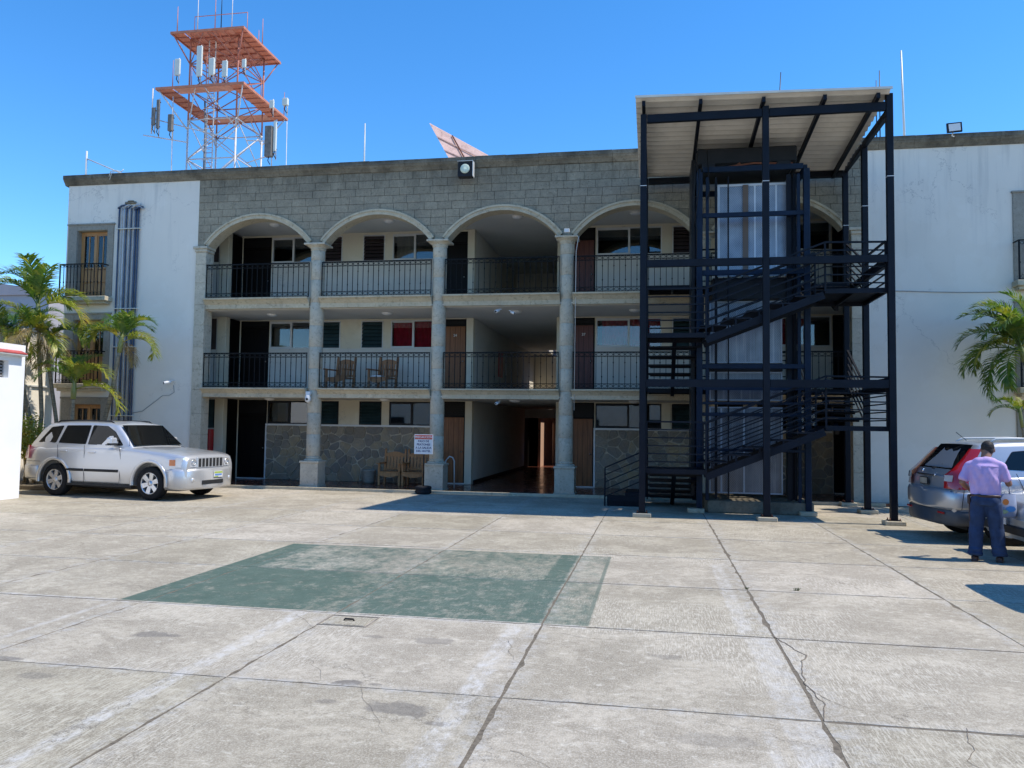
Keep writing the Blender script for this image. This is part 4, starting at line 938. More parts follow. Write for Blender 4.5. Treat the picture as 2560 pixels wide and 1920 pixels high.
part('soil', MB().lathe([(.149, .172), (.0, .176)], (-6.12, 20.83, 0), 16), C_SOIL, sg)
# hand rail loop behind the second column
t = part('grab_rail', MB().tube([(-5.82, 21.95, .08), (-5.80, 21.9, .85), (-5.69, 21.9, .98), (-5.60, 21.92, .95), (-5.56, 21.95, .85), (-5.55, 21.95, .08)], .02, 8), C_ALU); tagp(t, 'bent white tube rail standing just right of the second column base', 'rail')
# chairs
def chair(lab, x, y, z, rz, wood, rocker):
    t = thing('wooden_armchair', lab, 'armchair', (x, y, z), rz, 'rustic wooden armchairs')
    W_ = .31
    q = lambda n, m_: part(n, m_, wood, t)
    for s in (-1, 1):
        q('leg', MB().bev(s*W_-.03, s*W_+.03, -.28, -.22, .06 if rocker else 0, .62, .006)); q('leg', MB().beam((s*W_, .24, .06 if rocker else 0), (s*W_, .34, .98), .06, .06))
        q('post_knob', MB().lathe([(.028, .97), (.04, 1.0), (.03, 1.04), (.0, 1.07)], (s*W_, .345, 0), 10))
        q('armrest', MB().bev(s*W_-.05, s*W_+.05, -.36, .30, .62, .655, .008))
        if rocker: q('rocker', MB().tube([(s*W_, -.48, .10), (s*W_, -.2, .03), (s*W_, .1, .03), (s*W_, .52, .12)], .028, 6))
    q('seat', MB().bev(-W_-.02, W_+.02, -.30, .26, .36, .40, .01))
    ap = [(-W_, .36)]+[(W_*(-1+2*i/12), .30-.06*math.sin(math.pi*i/12)) for i in range(13)]+[(W_, .36)]
    q('apron', MB().prism(ap, 'y', -.305, -.275))
    for k in range(5):
        cx = -W_+.11+k*(2*W_-.22)/4; q('slat', MB().beam((cx, .255, .44), (cx, .325, .86+.05*math.sin(math.pi*(k+.5)/5)), .075, .02, upv=(0, 1, 0)))
    tp = [(-W_+.02, .82)]+[(W_*(-.95+1.9*i/12), .90+.07*math.sin(math.pi*i/12)) for i in range(13)]+[(W_-.02, .82)]
    q('crest_rail', MB().prism(tp, 'y', .305, .335)); q('back_rail', MB().bev(-W_+.02, W_-.02, .24, .27, .43, .49, .005))
    return t
chair('left of the two rocking armchairs behind the first floor railing', -9.28, 22.55, 2.84, -.22, C_CHAIRD, True)
rc2 = chair('right rocking armchair behind the first floor railing with a white cushion on its seat', -7.95, 22.55, 2.84, -.25, C_CHAIRD, True)
cu = part('cushion', MB().bev(-.2, .16, -.25, .1, .405, .45, .02), C_PLASTW); cu.location = (-8.02, 22.48, 2.84); tagp(cu, 'folded white cloth lying on the right rocking armchair', 'cushion')
chair('left of the two wooden armchairs by the flagstone wall', -7.66, 22.75, .075, .0, C_CHAIR, False)
chair('wooden armchair by the flagstone wall just behind the warning sign', -6.92, 22.7, .075, .0, C_CHAIR, False)
tb = thing('plant_pot', 'round grey concrete pot left of the wooden armchairs', 'pot', (-8.45, 22.95, .075))
part('pot', MB().lathe([(.15, .0), (.19, .08), (.21, .36), (.225, .38), (.225, .42), (.19, .42), (.18, .36), (.0, .35)], (-8.45, 22.95, .075), 20), C_FRAMEST, tb)
part('soil', MB().lathe([(.178, .432), (.0, .436)], (-8.45, 22.95, 0), 16), C_SOIL, tb)
# things inside the first and second floor corridors
t = part('waste_bin', MB().lathe([(.14, 0), (.16, .5), (.17, .52), (.0, .56)], (-3.9, 24.3+2, 5.45), 14), C_PLASTB); tagp(t, 'black bin standing in the top floor corridor', 'bin')
t = thing('corridor_sign', 'dark folding floor sign lying in the top floor corridor', 'floor sign', (-3.6, 22.9, 5.45))
part('panel', MB().beam((-3.75, 22.9, 5.70), (-3.5, 22.9, 5.46), .3, .02), C_PLASTB, t)
t = part('notice_board', MB().bev(-5.45, -5.43, 27.6, 28.4, 3.6, 4.5, .005), C_REDP); tagp(t, 'red board on the left wall of the first floor corridor', 'board')
# antennas on the roof
def mast(x, y, z0, z1, lab, r=.018, mat=None, rz=0, lean=0):
    t = thing('antenna_mast', lab, 'antenna', (x, y, z0), None, 'thin antennas on the hotel roof'); part('rod', MB().tube([(x, y, z0), (x+lean*.5, y, (z0+z1)/2), (x+lean, y, z1)], [r*1.6, r*1.4, r], 6), mat or C_ALU, t)
    part('foot', MB().lathe([(r*3, z0), (r*3, z0+.05)], (x, y, 0), 8), C_GALV, t)
mast(-8.85, 23, 9.0, 11.15, 'thin white rod antenna on the roof above the second arch'); mast(-10.4, 26, 9.0, 10.35, 'short faint rod on the roof between tower and thin antenna', .014)
mast(6.74, 23, 9.0, 12.35, 'tallest thin pole on the roof right of the canopy', .022, lean=-.08); mast(6.2, 23.4, 9.0, 12.0, 'slim dark whip antenna left of the tallest pole', .012, C_DARKFR, lean=.0)
mast(5.85, 22.4, 9.0, 11.3, 'short whip antenna close to the canopy corner', .010, C_DARKFR); mast(3.32, 23, 9.0, 11.95, 'dark whip antenna showing above the middle of the canopy', .012, C_DARKFR, lean=.16)
rf = thing('roof_pole', 'white pole with a slanting brace at the left end of the roof', 'pole', (-17.9, 22.5, 9.0))
part('pole', MB().tube([(-18.2+.1, 22.5, 8.9), (-18.2+.1, 22.5, 10.55)], .03, 8), C_ALU, rf); part('brace', MB().tube([(-18.08, 22.5, 10.3), (-15.6, 22.6, 9.25)], .022, 6), C_ALU, rf)
# tilted panel frame seen over the parapet
C_PINK = m_stone('faded_pink_panel', (.50, .34, .30), (.56, .40, .36), (.36, .24, .2), .4, 2)
tp = thing('tilted_panel', 'tilted pinkish slatted panel sticking up behind the parapet', 'roof panel', (-6, 24.5, 9))
tri = [(-7.19, 11.62), (-6.90, 11.47), (-5.6, 10.92), (-4.85, 10.33), (-4.3, 9.6), (-5.9, 9.6)]
tri = [(-7.2, 24.4, 11.6), (-4.55, 26.2, 10.45), (-4.0, 26.2, 9.3), (-5.9, 24.4, 9.3)]
part('sheet', MB().add([tri[0], tri[1], tri[2], tri[3]]+[(p[0], p[1]+.03, p[2]+.02) for p in tri], [(0, 3, 2, 1), (4, 5, 6, 7), (0, 1, 5, 4), (1, 2, 6, 5), (2, 3, 7, 6), (3, 0, 4, 7)]), C_PINK, tp)
for k in range(1, 5):
    u = k/5; a = Vector(tri[0]).lerp(Vector(tri[3]), u); b = Vector(tri[1]).lerp(Vector(tri[2]), u); part('batten', MB().beam(a-Vector((0, .03, 0)), b-Vector((0, .03, 0)), .03), C_PINK, tp)
for k in (.25, .7):
    a = Vector(tri[0]).lerp(Vector(tri[1]), k); b = Vector(tri[3]).lerp(Vector(tri[2]), k); part('rib', MB().beam(a-Vector((0, .05, 0)), b-Vector((0, .05, 0)), .04), C_RUST, tp)
# ================================================================ telecom tower behind the hotel
C_ORG = paint('faded_orange_paint', (.52, .19, .105), .6, .2, 3, dirt=(.38, .15, .09), dirtamt=.4)
C_ORGD = paint('red_orange_paint', (.42, .15, .10), .6, .2, 3)
C_TWH = paint('tower_white_paint', (.60, .57, .55), .6, .15, 2, dirt=(.45, .2, .13), dirtamt=.4)
C_ORGL = paint('sunlit_orange_grating', (.80, .38, .24), .6, .15, 3)  # paler copy of the orange: sun through the deck painted into the colour
TX, TY = -25.0, 42.5
tw = thing('telecom_tower', 'orange and white lattice telecom tower with two square platforms rising behind the roof', 'tower', (TX, TY, 0))
T = lambda n, m_, mt, **k: part(n, m_, mt, tw, **k)
H_ = 1.5
for sx in (-1, 1):
    for sy in (-1, 1):
        x, y = TX+sx*H_, TY+sy*H_
        T('leg', MB().tube([(x, y, 0), (x, y, 19.2)], .055, 8), C_TWH); T('leg', MB().tube([(x, y, 19.21), (x, y, 24)], .05, 8), C_ORGD)
lev = [4, 7, 10, 12.3, 14.6, 16.9, 19.2, 21.0, 22.5, 24]
cs = [(-1, -1), (1, -1), (1, 1), (-1, 1)]
for a, b in zip(lev, lev[1:]):
    mt = C_TWH if a < 19 else C_ORGD
    for i in range(4):
        p, q = cs[i], cs[(i+1) % 4]; P = lambda c, z: (TX+c[0]*H_, TY+c[1]*H_, z)
        T('horizontal', MB().tube([P(p, b), P(q, b)], .035, 6), mt)
        T('brace', MB().tube([P(p, a), P(q, b)], .032, 6), mt); T('brace', MB().tube([P(q, a), P(p, b)], .032, 6), mt)
def platform(cx, cy, hw, z, inner, nm, wdt):
    """grating platform: edge frame, joists, deck strips; inner = half size of the hole"""
    pl = T(nm, MB().box(cx-hw, cx+hw, cy-hw, cy-hw+.06, z-.08, z+.06).box(cx-hw, cx+hw, cy+hw-.06, cy+hw, z-.08, z+.06).box(cx-hw, cx-hw+.06, cy-hw+.06, cy+hw-.06, z-.08, z+.06).box(cx+hw-.06, cx+hw, cy-hw+.06, cy+hw-.06, z-.08, z+.06), C_ORG)
    def deck(x0, x1, y0, y1, alongx, mt):
        if alongx:
            n = int((y1-y0)/.085)
            for k in range(n): part('deck_bar', MB().box(x0, x1, y0+k*.085, y0+k*.085+.066, z-.015, z+.015), mt, pl)
        else:
            n = int((x1-x0)/.085)
            for k in range(n): part('deck_bar', MB().box(x0+k*.085, x0+k*.085+.066, y0, y1, z-.015, z+.015), mt, pl)
    h = inner
    deck(cx-hw+.07, cx-h, cy-hw+.07, cy+hw-.07, False, C_ORG); deck(cx+h, cx+hw-.07, cy-hw+.07, cy+hw-.07, False, C_ORG)
    if wdt is None: deck(cx-h, cx+h, cy-hw+.07, cy+hw-.07, True, C_ORGL)
    else: deck(cx-h, cx+h, cy-hw+.07, cy-hw+wdt, True, C_ORGL); deck(cx-h, cx+h, cy+hw-wdt, cy+hw-.07, True, C_ORGL)
    for t in [-1+2*i/8 for i in range(1, 8)]:
        for sgn in (-1, 1):
            part('joist', MB().box(cx+sgn*h if sgn > 0 else cx-hw+.07, cx+hw-.07 if sgn > 0 else cx-h, cy+t*hw-.02, cy+t*hw+.02, z-.06, z-.02), C_ORGD, pl)
    if wdt is None:
        for t in (-.66, -.33, 0, .33, .66):
            part('joist', MB().box(cx-h, cx+h, cy+t*hw-.03, cy+t*hw+.03, z-.09, z-.02), C_ORGD, pl); part('joist', MB().box(cx+t*h*1.1-.03, cx+t*h*1.1+.03, cy-hw+.1, cy+hw-.1, z-.15, z-.095), C_ORGD, pl)
    return pl
platform(-25.05, 42.5, 2.27, 24.05, 1.45, 'upper_platform', None)
platform(-25.07, 42.4, 2.70, 20.6, 1.70, 'lower_platform', .95)
for cx, cy, hw, z, zl in ((-25.05, 42.5, 2.27, 24.0, 22.5), (-25.07, 42.4, 2.7, 20.55, 18.6)):
    for sx, sy in cs:
        T('knee_brace', MB().tube([(TX+sx*H_, TY+sy*H_, zl), (cx+sx*hw*.95, cy+sy*hw*.95, z)], .04, 6), C_ORGD if zl > 19 else C_TWH)
        T('knee_brace', MB().tube([(TX+sx*H_, TY+sy*H_, zl), (cx+sx*hw*.1, cy+sy*hw*.97, z)], .03, 6), C_ORGD if zl > 19 else C_TWH)
# ladder and cables up the middle
T('ladder', MB().beam((TX-.5, TY-1.2, 0), (TX-.5, TY-1.2, 24), .05).beam((TX-.1, TY-1.2, 0), (TX-.1, TY-1.2, 24), .05), C_TWH)
rg = MB()
for k in range(70): rg.beam((TX-.48, TY-1.2, 4+k*.29), (TX-.12, TY-1.2, 4+k*.29), .03)
T('rungs', rg, C_ORGD, kind='stuff')
T('cable_bundle', MB().tube([(TX-.75, TY-1.0, 0), (TX-.72, TY-1.0, 19), (TX-.8, TY-1.0, 20.5)], .05, 8), paint('grey_feeder_cable', (.20, .20, .21), .6))
ob = MB()
for k in range(24): ob.tube([(TX-.3+.33*math.cos(t), TY-1.3+.33*math.sin(t), 9+k*.6) for t in [math.pi+j*math.pi/6 for j in range(7)]], .018, 4)
T('ladder_cage', ob, C_TWH, kind='stuff')
# rails and whips on the upper platform
zr = 24.05
T('guard_rail', MB().tube([(-26.3, 41.0, zr), (-26.3, 41.0, 25.3), (-23.0, 41.0, 25.3), (-23.0, 41.0, zr)], .025, 6), C_ORG)
for x, y, h in ((-26.05, 40.9, 3.1), (-24.95, 40.9, 2.5), (-23.9, 40.9, 2.9), (-27.0, 40.4, 1.6), (-22.9, 42.6, 1.7), (-26.5, 41.6, .9), (-23.3, 42.9, 1.2)): T('whip', MB().tube([(x, y, zr), (x, y, zr+h)], [.035, .015], 6), C_ORG if h < 2.6 else C_TWH)
T('lightning_rod', MB().tube([(-24.75, 41.2, zr), (-24.75, 41.2, zr+3.3)], [.035, .015], 6), C_PLASTB)
zl = 20.6
for x, y, h in ((-26.9, 40.0, 1.7), (-25.6, 39.8, 1.2), (-24.7, 39.8, 1.9), (-23.8, 39.9, 1.0), (-22.5, 44.8, 1.6), (-22.45, 41.8, 1.2)): T('whip', MB().tube([(x, y, zl), (x, y, zl+h)], [.03, .015], 6), C_ORGD)
# panel antennas
C_ANT = paint('antenna_grey_white', (.62, .64, .58), .45, .06); C_ANTD = paint('antenna_dark', (.16, .14, .12), .6, .3, 6)
def antenna(u, wy, z0, z1, w_, lab, mt=C_ANT, d=.12):
    """u = x/y ratio of the line of sight measured once; wy = distance of the mount"""
    x = u*wy; t = thing('panel_antenna', lab, 'antenna', (x, wy, z0), None, 'panel antennas on the telecom tower')
    part('radome', MB().bev(x-w_/2, x+w_/2, wy-d/2, wy+d/2, z0, z1, .03), mt, t)
    part('mount_pole', MB().tube([(x+.02, wy+d, z0-.45), (x+.02, wy+d, z1+.1)], .03, 6), C_TWH, t)
    part('bracket', MB().box(x-.04, x+.08, wy+d/2, wy+d+.02, z0+.1, z0+.16).box(x-.04, x+.08, wy+d/2, wy+d+.02, z1-.16, z1-.1), C_PLASTB, t)
    part('cable', MB().tube([(x, wy, z0), (x-.05, wy, z0-.2), (x+.06, wy+.05, z0-.4)], .025, 5), C_PLASTB, t)
antenna(-.6657, 39.6, 21.2, 22.15, .34, 'white box antenna alone at the far left above the lower platform')
antenna(-.632, 39.6, 21.05, 22.8, .34, 'tallest white panel antenna standing on the lower platform')
antenna(-.6128, 39.7, 21.12, 22.1, .34, 'white panel antenna just right of the tallest one')
antenna(-.5929, 39.7, 20.98, 21.9, .32, 'greyish panel antenna in the middle above the lower platform')
antenna(-.564, 39.7, 21.42, 21.9, .24, 'small white panel antenna at the right above the lower platform')
antenna(-.7005, 39.5, 18.4, 19.4, .22, 'leftmost dark antenna hanging below the lower platform', C_ANTD)
antenna(-.6935, 39.5, 18.2, 19.85, .20, 'long grey antenna hanging left under the lower platform', C_ANTD, .1)
antenna(-.6733, 39.5, 18.0, 18.95, .28, 'short brown grey antenna hanging under the left platform edge', C_ANTD, .2)
antenna(-.5205, 39.6, 19.0, 19.45, .26, 'small box antenna near the right corner of the lower platform')
antenna(-.5005, 39.6, 19.1, 19.5, .32, 'square white box antenna at the far right corner', C_ANT, .2)
antenna(-.5229, 39.6, 16.3, 18.0, .42, 'bundle of dark cables and radio boxes hanging at the right', C_ANTD, .3)
antenna(-.5145, 39.6, 16.6, 18.3, .18, 'slim white panel antenna hanging at the right below the platform')
T('outrigger', MB().tube([(-28.4, 39.7, 17.95), (-25.8, 39.8, 17.45)], .035, 6).tube([(-28.0, 39.7, 18.9), (-23.5, 41, 17.9)], .03, 6).tube([(-22.9, 41.2, 17.9), (-20.5, 39.7, 17.2)], .035, 6).tube([(-22.9, 41.2, 16.6), (-20.4, 39.7, 16.5)], .03, 6), C_TWH)
for hp_, r_ in (([(-26.7, 39.8, 20.1), (-26.54, 39.8, 8)], .03), ([(-19.8, 39.8, 18.3), (-19.7, 39.8, 8)], .02), ([(-27.9, 39.7, 20.6), (-27.9, 39.7, 18.0)], .04)): T('hanger_pole', MB().tube(hp_, r_, 6), C_TWH)

# ================================================================ neighbouring walls and booth on the left
nb_ = thing('neighbour_building', 'plain grey lilac building seen past the palms at the far left', 'building', (-30, 30, 0))
part('wall', MB().box(-38, -23.1, 27, 36, 0, 6.7), paint('lilac_plaster', (.40, .39, .42), .9, .08, 1), nb_)
part('parapet', MB().prism([(-38.1, 6.7), (-23.0, 6.7), (-23.0, 6.75), (-24.4, 7.05), (-27, 7.42), (-38.1, 7.5)], 'y', 26.9, 27.2), paint('pinkish_parapet', (.52, .42, .40), .9, .08, 1), nb_)
gw = thing('garden_wall', 'sunlit white side wall behind the palm trunks', 'wall', (-17.95, 19, 0))
part('wall', MB().box(-18.3, -17.95, 14, 21.3, 0, 4.5), C_WHITE, gw)
part('ledge', MB().bev(-17.95, -17.88, 17, 21.3, 2.82, 2.87, .005).box(-17.95, -17.90, 20.33, 20.40, 0, 2.82), C_ALU, gw)
part('vent', MB().box(-17.96, -17.93, 19.95, 20.25, 2.05, 2.35), C_DARKFR, gw)
bo = thing('white_booth', 'bright white booth with red roof edge and small recessed window at the left edge', 'booth', (-14.8, 15, 0))
xb = -14.79
wl = MB(); 
for (y0, y1, z0, z1) in ((16.14, 16.62, 0, 3.62), (9, 16.14, 0, 2.82), (9, 16.14, 3.22, 3.62), (9, 14.9, 2.82, 3.22)): wl.box(xb-.22, xb, y0, y1, z0, z1)
part('wall', wl, paint('bright_white_paint', (.80, .80, .80), .7, .03, 2), bo)
part('wall', MB().box(-18, xb-.22, 16.4, 16.62, 0, 3.6).box(-18, xb-.221, 9, 16.39, 3.4, 3.6), C_WHITE, bo)
part('wall', MB().box(-18, xb-.22, 9, 9.2, 0, 3.4), C_WHITE, bo)
part('eave', MB().prism([(xb+.002, 3.33), (xb+.16, 3.36), (xb+.16, 3.385), (xb+.002, 3.44)], 'y', 9, 16.52), C_ALU, bo)
C_REDT = paint('red_roof_tile', (.45, .07, .06), .6, .2, 6)
for k in range(30): part('roof_tile', MB().prism([(xb+.003, 3.442), (xb+.17, 3.388), (xb+.17, 3.41), (xb+.003, 3.478)], 'y', 16.5-k*.24, 16.5-k*.24-.232), C_REDT, bo)
part('window', MB().box(xb-.20, xb-.17, 14.9, 16.14, 2.82, 3.22), C_DARKFR, bo)
for k in range(5): part('slat', MB().box(xb-.17, xb-.13, 14.9, 16.13, 2.85+k*.075, 2.89+k*.075), paint('booth_slat', (.2, .2, .2), .5) if k == 0 else bpy.data.materials['booth_slat'], bo)

# ================================================================ palms
def leafmat(name, c0, c1, c2):
    a = N(name); oi = a.n('ShaderNodeObjectInfo').outputs['Random']
    c = a.mix(a.ramp(a.noise(9, 4, .6), .3, .7), c0, c1); c = a.mix(a.ramp(a.noise(2.2, 3, .6, v=a.add(a.pos, a.scale(a.pos, .3))), .5, .68, 0, .8), c, c2)
    a.fin(c, .42, 0, .5)
    tr = a.n('ShaderNodeBsdfTranslucent'); a.set(tr.inputs[0], a.mul(c, (2.2, 2.2, 1.2))); mx = a.n('ShaderNodeMixShader'); mx.inputs[0].default_value = .3
    a.t.links.new(a.b.outputs[0], mx.inputs[1]); a.t.links.new(tr.outputs[0], mx.inputs[2]); a.t.links.new(mx.outputs[0], a.out.inputs[0]); return a.m
C_PALM = leafmat('palm_leaf_green', (.045, .105, .020), (.10, .18, .03), (.32, .31, .05))
C_PALMY = leafmat('palm_leaf_yellowing', (.14, .20, .03), (.27, .29, .04), (.46, .34, .07))
C_DRY = leafmat('palm_leaf_dry', (.20, .14, .06), (.28, .21, .10), (.33, .26, .14))
C_TRUNK = N('palm_trunk')
def _():
    a = C_TRUNK; X, Y, Z = a.xyz(); r_ = a.m_('FRACT', a.m_('ADD', a.m_('MULTIPLY', Z, 9.), a.m_('MULTIPLY', a.noise(3, 3), .6)))
    c = a.mix(a.ramp(r_, .0, .18, .9, 0), a.mix(a.ramp(a.noise(6, 5, .7), .35, .65), (.15, .13, .09), (.32, .27, .19)), (.06, .05, .035)); a.bump(r_, .4, .01); return a.fin(c, .85)
C_TRUNK = _()
C_CSHAFT = paint('palm_crownshaft', (.20, .22, .07), .45, .25, 5)
def frond_mesh(L, up0, droop, nleaf, lw, mat, seed, leaf=.5, vee=.5):
    """rachis leaves the crown along +x at angle up0 and droops; leaflets on both sides"""
    rr = random.Random(seed); P = []; n = 14; ang = up0; p = Vector((0, 0, 0)); side = rr.uniform(-.2, .2)
    for i in range(n+1):
        P.append(p.copy()); t = i/n
        p = p+Vector((math.cos(ang), side*t*.5, math.sin(ang)))*L/n; ang -= droop/n*(.5+1.2*t)
    mb = MB(); mb.tube(P, [.014*(1-.8*i/n)+.002 for i in range(n+1)], 5)
    for k in range(nleaf):
        t = .16+.84*(k+.5)/nleaf; f = t*n; i = min(n-1, int(f)); q = P[i].lerp(P[i+1], f-i); d = (P[i+1]-P[i]).normalized()
        lat = Vector((0, 1, 0)); nrm = d.cross(lat).normalized()*-1
        if nrm.z < 0: nrm = -nrm
        for s in (-1, 1):
            if rr.random() < .06: continue
            ll = leaf*(math.sin(math.pi*min(1, t*1.0+.08))**.5*.75+.25)*rr.uniform(.8, 1.1)*(1 if t < .9 else .7)
            fwd = .45+.75*t; dirv = (lat*s*(1-.35*t)+d*fwd+nrm*(vee*rr.uniform(.5, 1.4))).normalized()
            w_ = lw*rr.uniform(.8, 1.1); wv = dirv.cross(nrm).normalized()*w_
            m1 = q+dirv*ll*.5; tip = q+dirv*ll+Vector((0, 0, -1))*ll*rr.uniform(.12, .45)
            mb.add([q-wv*.4, q+wv*.4, m1+wv, m1-wv, tip], [(0, 1, 2, 3), (3, 2, 4)])
    return mb.mesh('frond', mat)
FRM = {}
for i in range(4):
    FRM['g', i] = frond_mesh(1.6, 1.15-.15*i, 1.7+.2*i, 54, .019, C_PALM, 10+i); FRM['y', i] = frond_mesh(1.5, 1.0-.2*i, 1.9+.2*i, 52, .019, C_PALMY, 20+i)
    FRM['d', i] = frond_mesh(1.1, .1-.3*i, 1.6, 26, .012, C_DRY, 30+i, .4, .1)
def palm(lab, path, r, fronds, cat='palm', scale=1., group='palm trees against the hotel walls', shaft=True):
    """path = trunk points; fronds = list of (kind, variant, azimuth deg, scale, tilt deg)"""
    t = thing('palm_tree', lab, cat, path[0], None, group)
    P = [Vector(p) for p in path]
    # smooth path
    Q = []
    for i in range(len(P)-1):
        for k in range(6): Q.append(P[i].lerp(P[i+1], k/6))
    Q.append(P[-1]); m_ = len(Q)
    part('trunk', MB().tube(Q, [r*(1.15-.35*i/m_) for i in range(m_)], 10), C_TRUNK, t)
    top = P[-1]; d = (P[-1]-P[-2]).normalized()
    if shaft: part('crownshaft', MB().tube([top-d*.02, top+d*.2, top+d*.45, top+d*.6], [r*1.0, r*1.15, r*.8, r*.3], 10), C_CSHAFT, t)
    c0 = top+d*.42*(1 if shaft else 0)
    for k, v, az, s, tilt in fronds:
        o = part('frond', FRM[k, v], None, t, c0-d*random.uniform(0, .2))
        o.rotation_euler = (random.uniform(-.2, .2), -R(tilt), R(az)); o.scale = (s, s, s)
    return t
rr = random.Random(11)
def ringf(n, kinds, s0, s1, az0=0, t0=-10, t1=10):
    return [(rr.choice(kinds), rr.randrange(4), az0+i*360/n+rr.uniform(-18, 18), rr.uniform(s0, s1), rr.uniform(t0, t1)) for i in range(n)]
palm('tallest palm of the left clump with green arching crown beside the balcony', [(-16.9, 19.5, 0), (-16.75, 19.5, 2.0), (-16.9, 19.5, 3.6), (-17.0, 19.5, 4.75)], .055, ringf(10, 'ggyy', .95, 1.2, 10, 0, 22))
palm('leftmost palm of the clump leaning outward behind the white booth', [(-16.6, 19.3, 0), (-16.95, 19.3, 1.9), (-17.35, 19.25, 3.3), (-17.6, 19.2, 3.9)], .06, ringf(9, 'gyyy', .8, 1.0, 0, -12, 14))
palm('slender palm of the clump with yellow green crown in front', [(-16.75, 19.1, 0), (-17.0, 19.1, 2.0), (-17.05, 19.1, 3.6), (-16.95, 19.1, 4.0)], .045, ringf(8, 'yyg', .7, .9, 30, 5, 20)+ringf(4, 'd', .8, 1., 0))
palm('thin curved palm at the right of the clump with dry hanging leaves', [(-16.3, 19.7, 0), (-16.45, 19.7, 1.85), (-16.75, 19.7, 3.3), (-16.8, 19.7, 3.9)], .05, ringf(7, 'gyy', .75, .95, 50, -10, 12)+ringf(6, 'd', .8, 1.1, 20))
palm('short palm with pale trunk and one long yellow leaf reaching right', [(-15.55, 19.2, 0), (-15.56, 19.2, 1.7), (-15.54, 19.2, 2.45)], .065, [('y', 2, 5, 1.15, -12), ('g', 1, 190, .9, 5), ('y', 0, 150, .85, 20), ('g', 0, 40, .85, 25), ('g', 2, 250, .8, 0), ('y', 0, 300, .8, 15), ('g', 0, 100, .8, 15), ('y', 1, 350, 1.0, 8)])
palm('leaning palm with wide crown before the blue pipes', [(-15.3, 19.7, 0), (-15.0, 19.65, 1.5), (-14.66, 19.6, 2.7), (-14.5, 19.6, 3.75)], .06, ringf(9, 'ggyy', .72, .92, 0, 0, 20)+[('d', 1, 90, .9, -10), ('y', 2, 180, .85, 0), ('y', 3, 5, .9, 5)])
palm('palm at the right edge with big crown against the white wall', [(9.4, 19.9, 0), (8.95, 19.9, 1.6), (8.55, 19.95, 2.6), (8.35, 20.0, 3.5)], .055, ringf(7, 'gggy', .95, 1.15, 15, -5, 14)+[('g', 1, 182, 1.0, 22), ('g', 0, 165, .95, 30), ('g', 3, 190, .95, -25), ('g', 2, 172, 1.0, -5), ('g', 3, 200, .9, -45), ('y', 1, 95, .95, 12), ('g', 2, 215, 1., 5), ('g', 3, 178, 1.0, -60), ('g', 2, 150, 1., -30), ('y', 3, 195, 1.0, 10), ('g', 1, 205, 1.1, 15), ('g', 0, 175, 1.0, 45), ('g', 3, 230, .9, -50)])
o = palm('young low palm stem beside the trunk of the right edge palm', [(8.5, 20.3, 0), (8.45, 20.3, 1.6), (8.4, 20.3, 2.0)], .035, [('g', 2, 180, .5, -10), ('g', 1, 200, .5, 10), ('g', 2, 0, .6, 10), ('y', 1, 60, .6, 10)])
# shrub behind the jeep
def leafy(name, lab, c, rad, n, mat, seed, sz=.06):
    rr = random.Random(seed); t = thing(name, lab, 'shrub', (c[0], c[1], 0)); mb = MB()
    for i in range(n):
        u = Vector((rr.gauss(0, 1), rr.gauss(0, 1), rr.gauss(0, 1))).normalized()*rr.uniform(.4, 1.05)
        clump = .8+.35*noise.noise(u*2.2+Vector((seed, 0, 0))); p = Vector((c[0]+u.x*rad[0]*clump, c[1]+u.y*rad[1]*clump, c[2]+u.z*rad[2]*clump))
        d = Vector((rr.gauss(0, 1), rr.gauss(0, 1), rr.gauss(.3, 1))).normalized(); e = d.orthogonal().normalized()*sz*.35; L_ = sz*rr.uniform(.7, 1.4)
        mb.add([p-e*.3, p+d*L_*.5-e, p+d*L_, p+d*L_*.5+e], [(0, 1, 2, 3)])
    part('foliage', mb, mat, t); st = MB()
    for k in range(5): st.tube([(c[0]+rr.uniform(-.1, .1), c[1], 0), (c[0]+rr.uniform(-.3, .3), c[1]+rr.uniform(-.2, .2), c[2])], [.02, .008], 5)
    part('stem', st, C_TRUNK, t)
leafy('shrub', 'green yellow shrub filling the gap between booth and parked silver car', (-16.75, 19.0, 1.35), (.6, .5, .75), 2600, C_PALMY, 4)
leafy('shrub', 'darker shrub at the foot of the left wing behind the car roof', (-15.7, 20.3, 1.1), (.9, .4, .7), 2600, C_PALM, 9)
bd = part('planting_bed', MB().bev(-17.9, -13.9, 18.6, 21.2, 0, .12, .02), C_SOIL); bd['kind'] = 'structure'

# ================================================================ cars
C_TYRE = paint('tyre_rubber', (.015, .015, .016), .8, .2, 10)
C_RIM = paint('alloy_rim', (.62, .63, .65), .25, .08, 8, metal=.7)
C_TRIM = paint('black_car_trim', (.025, .026, .028), .55, .2, 8)
C_GREYTRIM = paint('grey_plastic_trim', (.06, .063, .07), .55, .15, 8)
def carpaint(name, col):
    a = N(name); c = a.mix(a.ramp(a.noise(2, 4), .3, .7), tuple(x*.97 for x in col), col); c = a.mix(a.ramp(a.xyz()[2], .2, .8, .5, 0), c, (.34, .31, .27))  # darker lower-body shading painted in by height
    a.b.inputs['Coat Weight'].default_value = .8; a.b.inputs['Coat Roughness'].default_value = .04; return a.fin(c, .34, .55)
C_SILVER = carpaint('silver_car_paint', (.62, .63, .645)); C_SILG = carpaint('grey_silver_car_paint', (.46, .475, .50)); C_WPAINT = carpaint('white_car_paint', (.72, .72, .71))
C_CARGL = paint('tinted_car_glass', (.004, .005, .006), .03, .1)
C_CARGL.node_tree.nodes['Principled BSDF'].inputs['Specular IOR Level'].default_value = .5
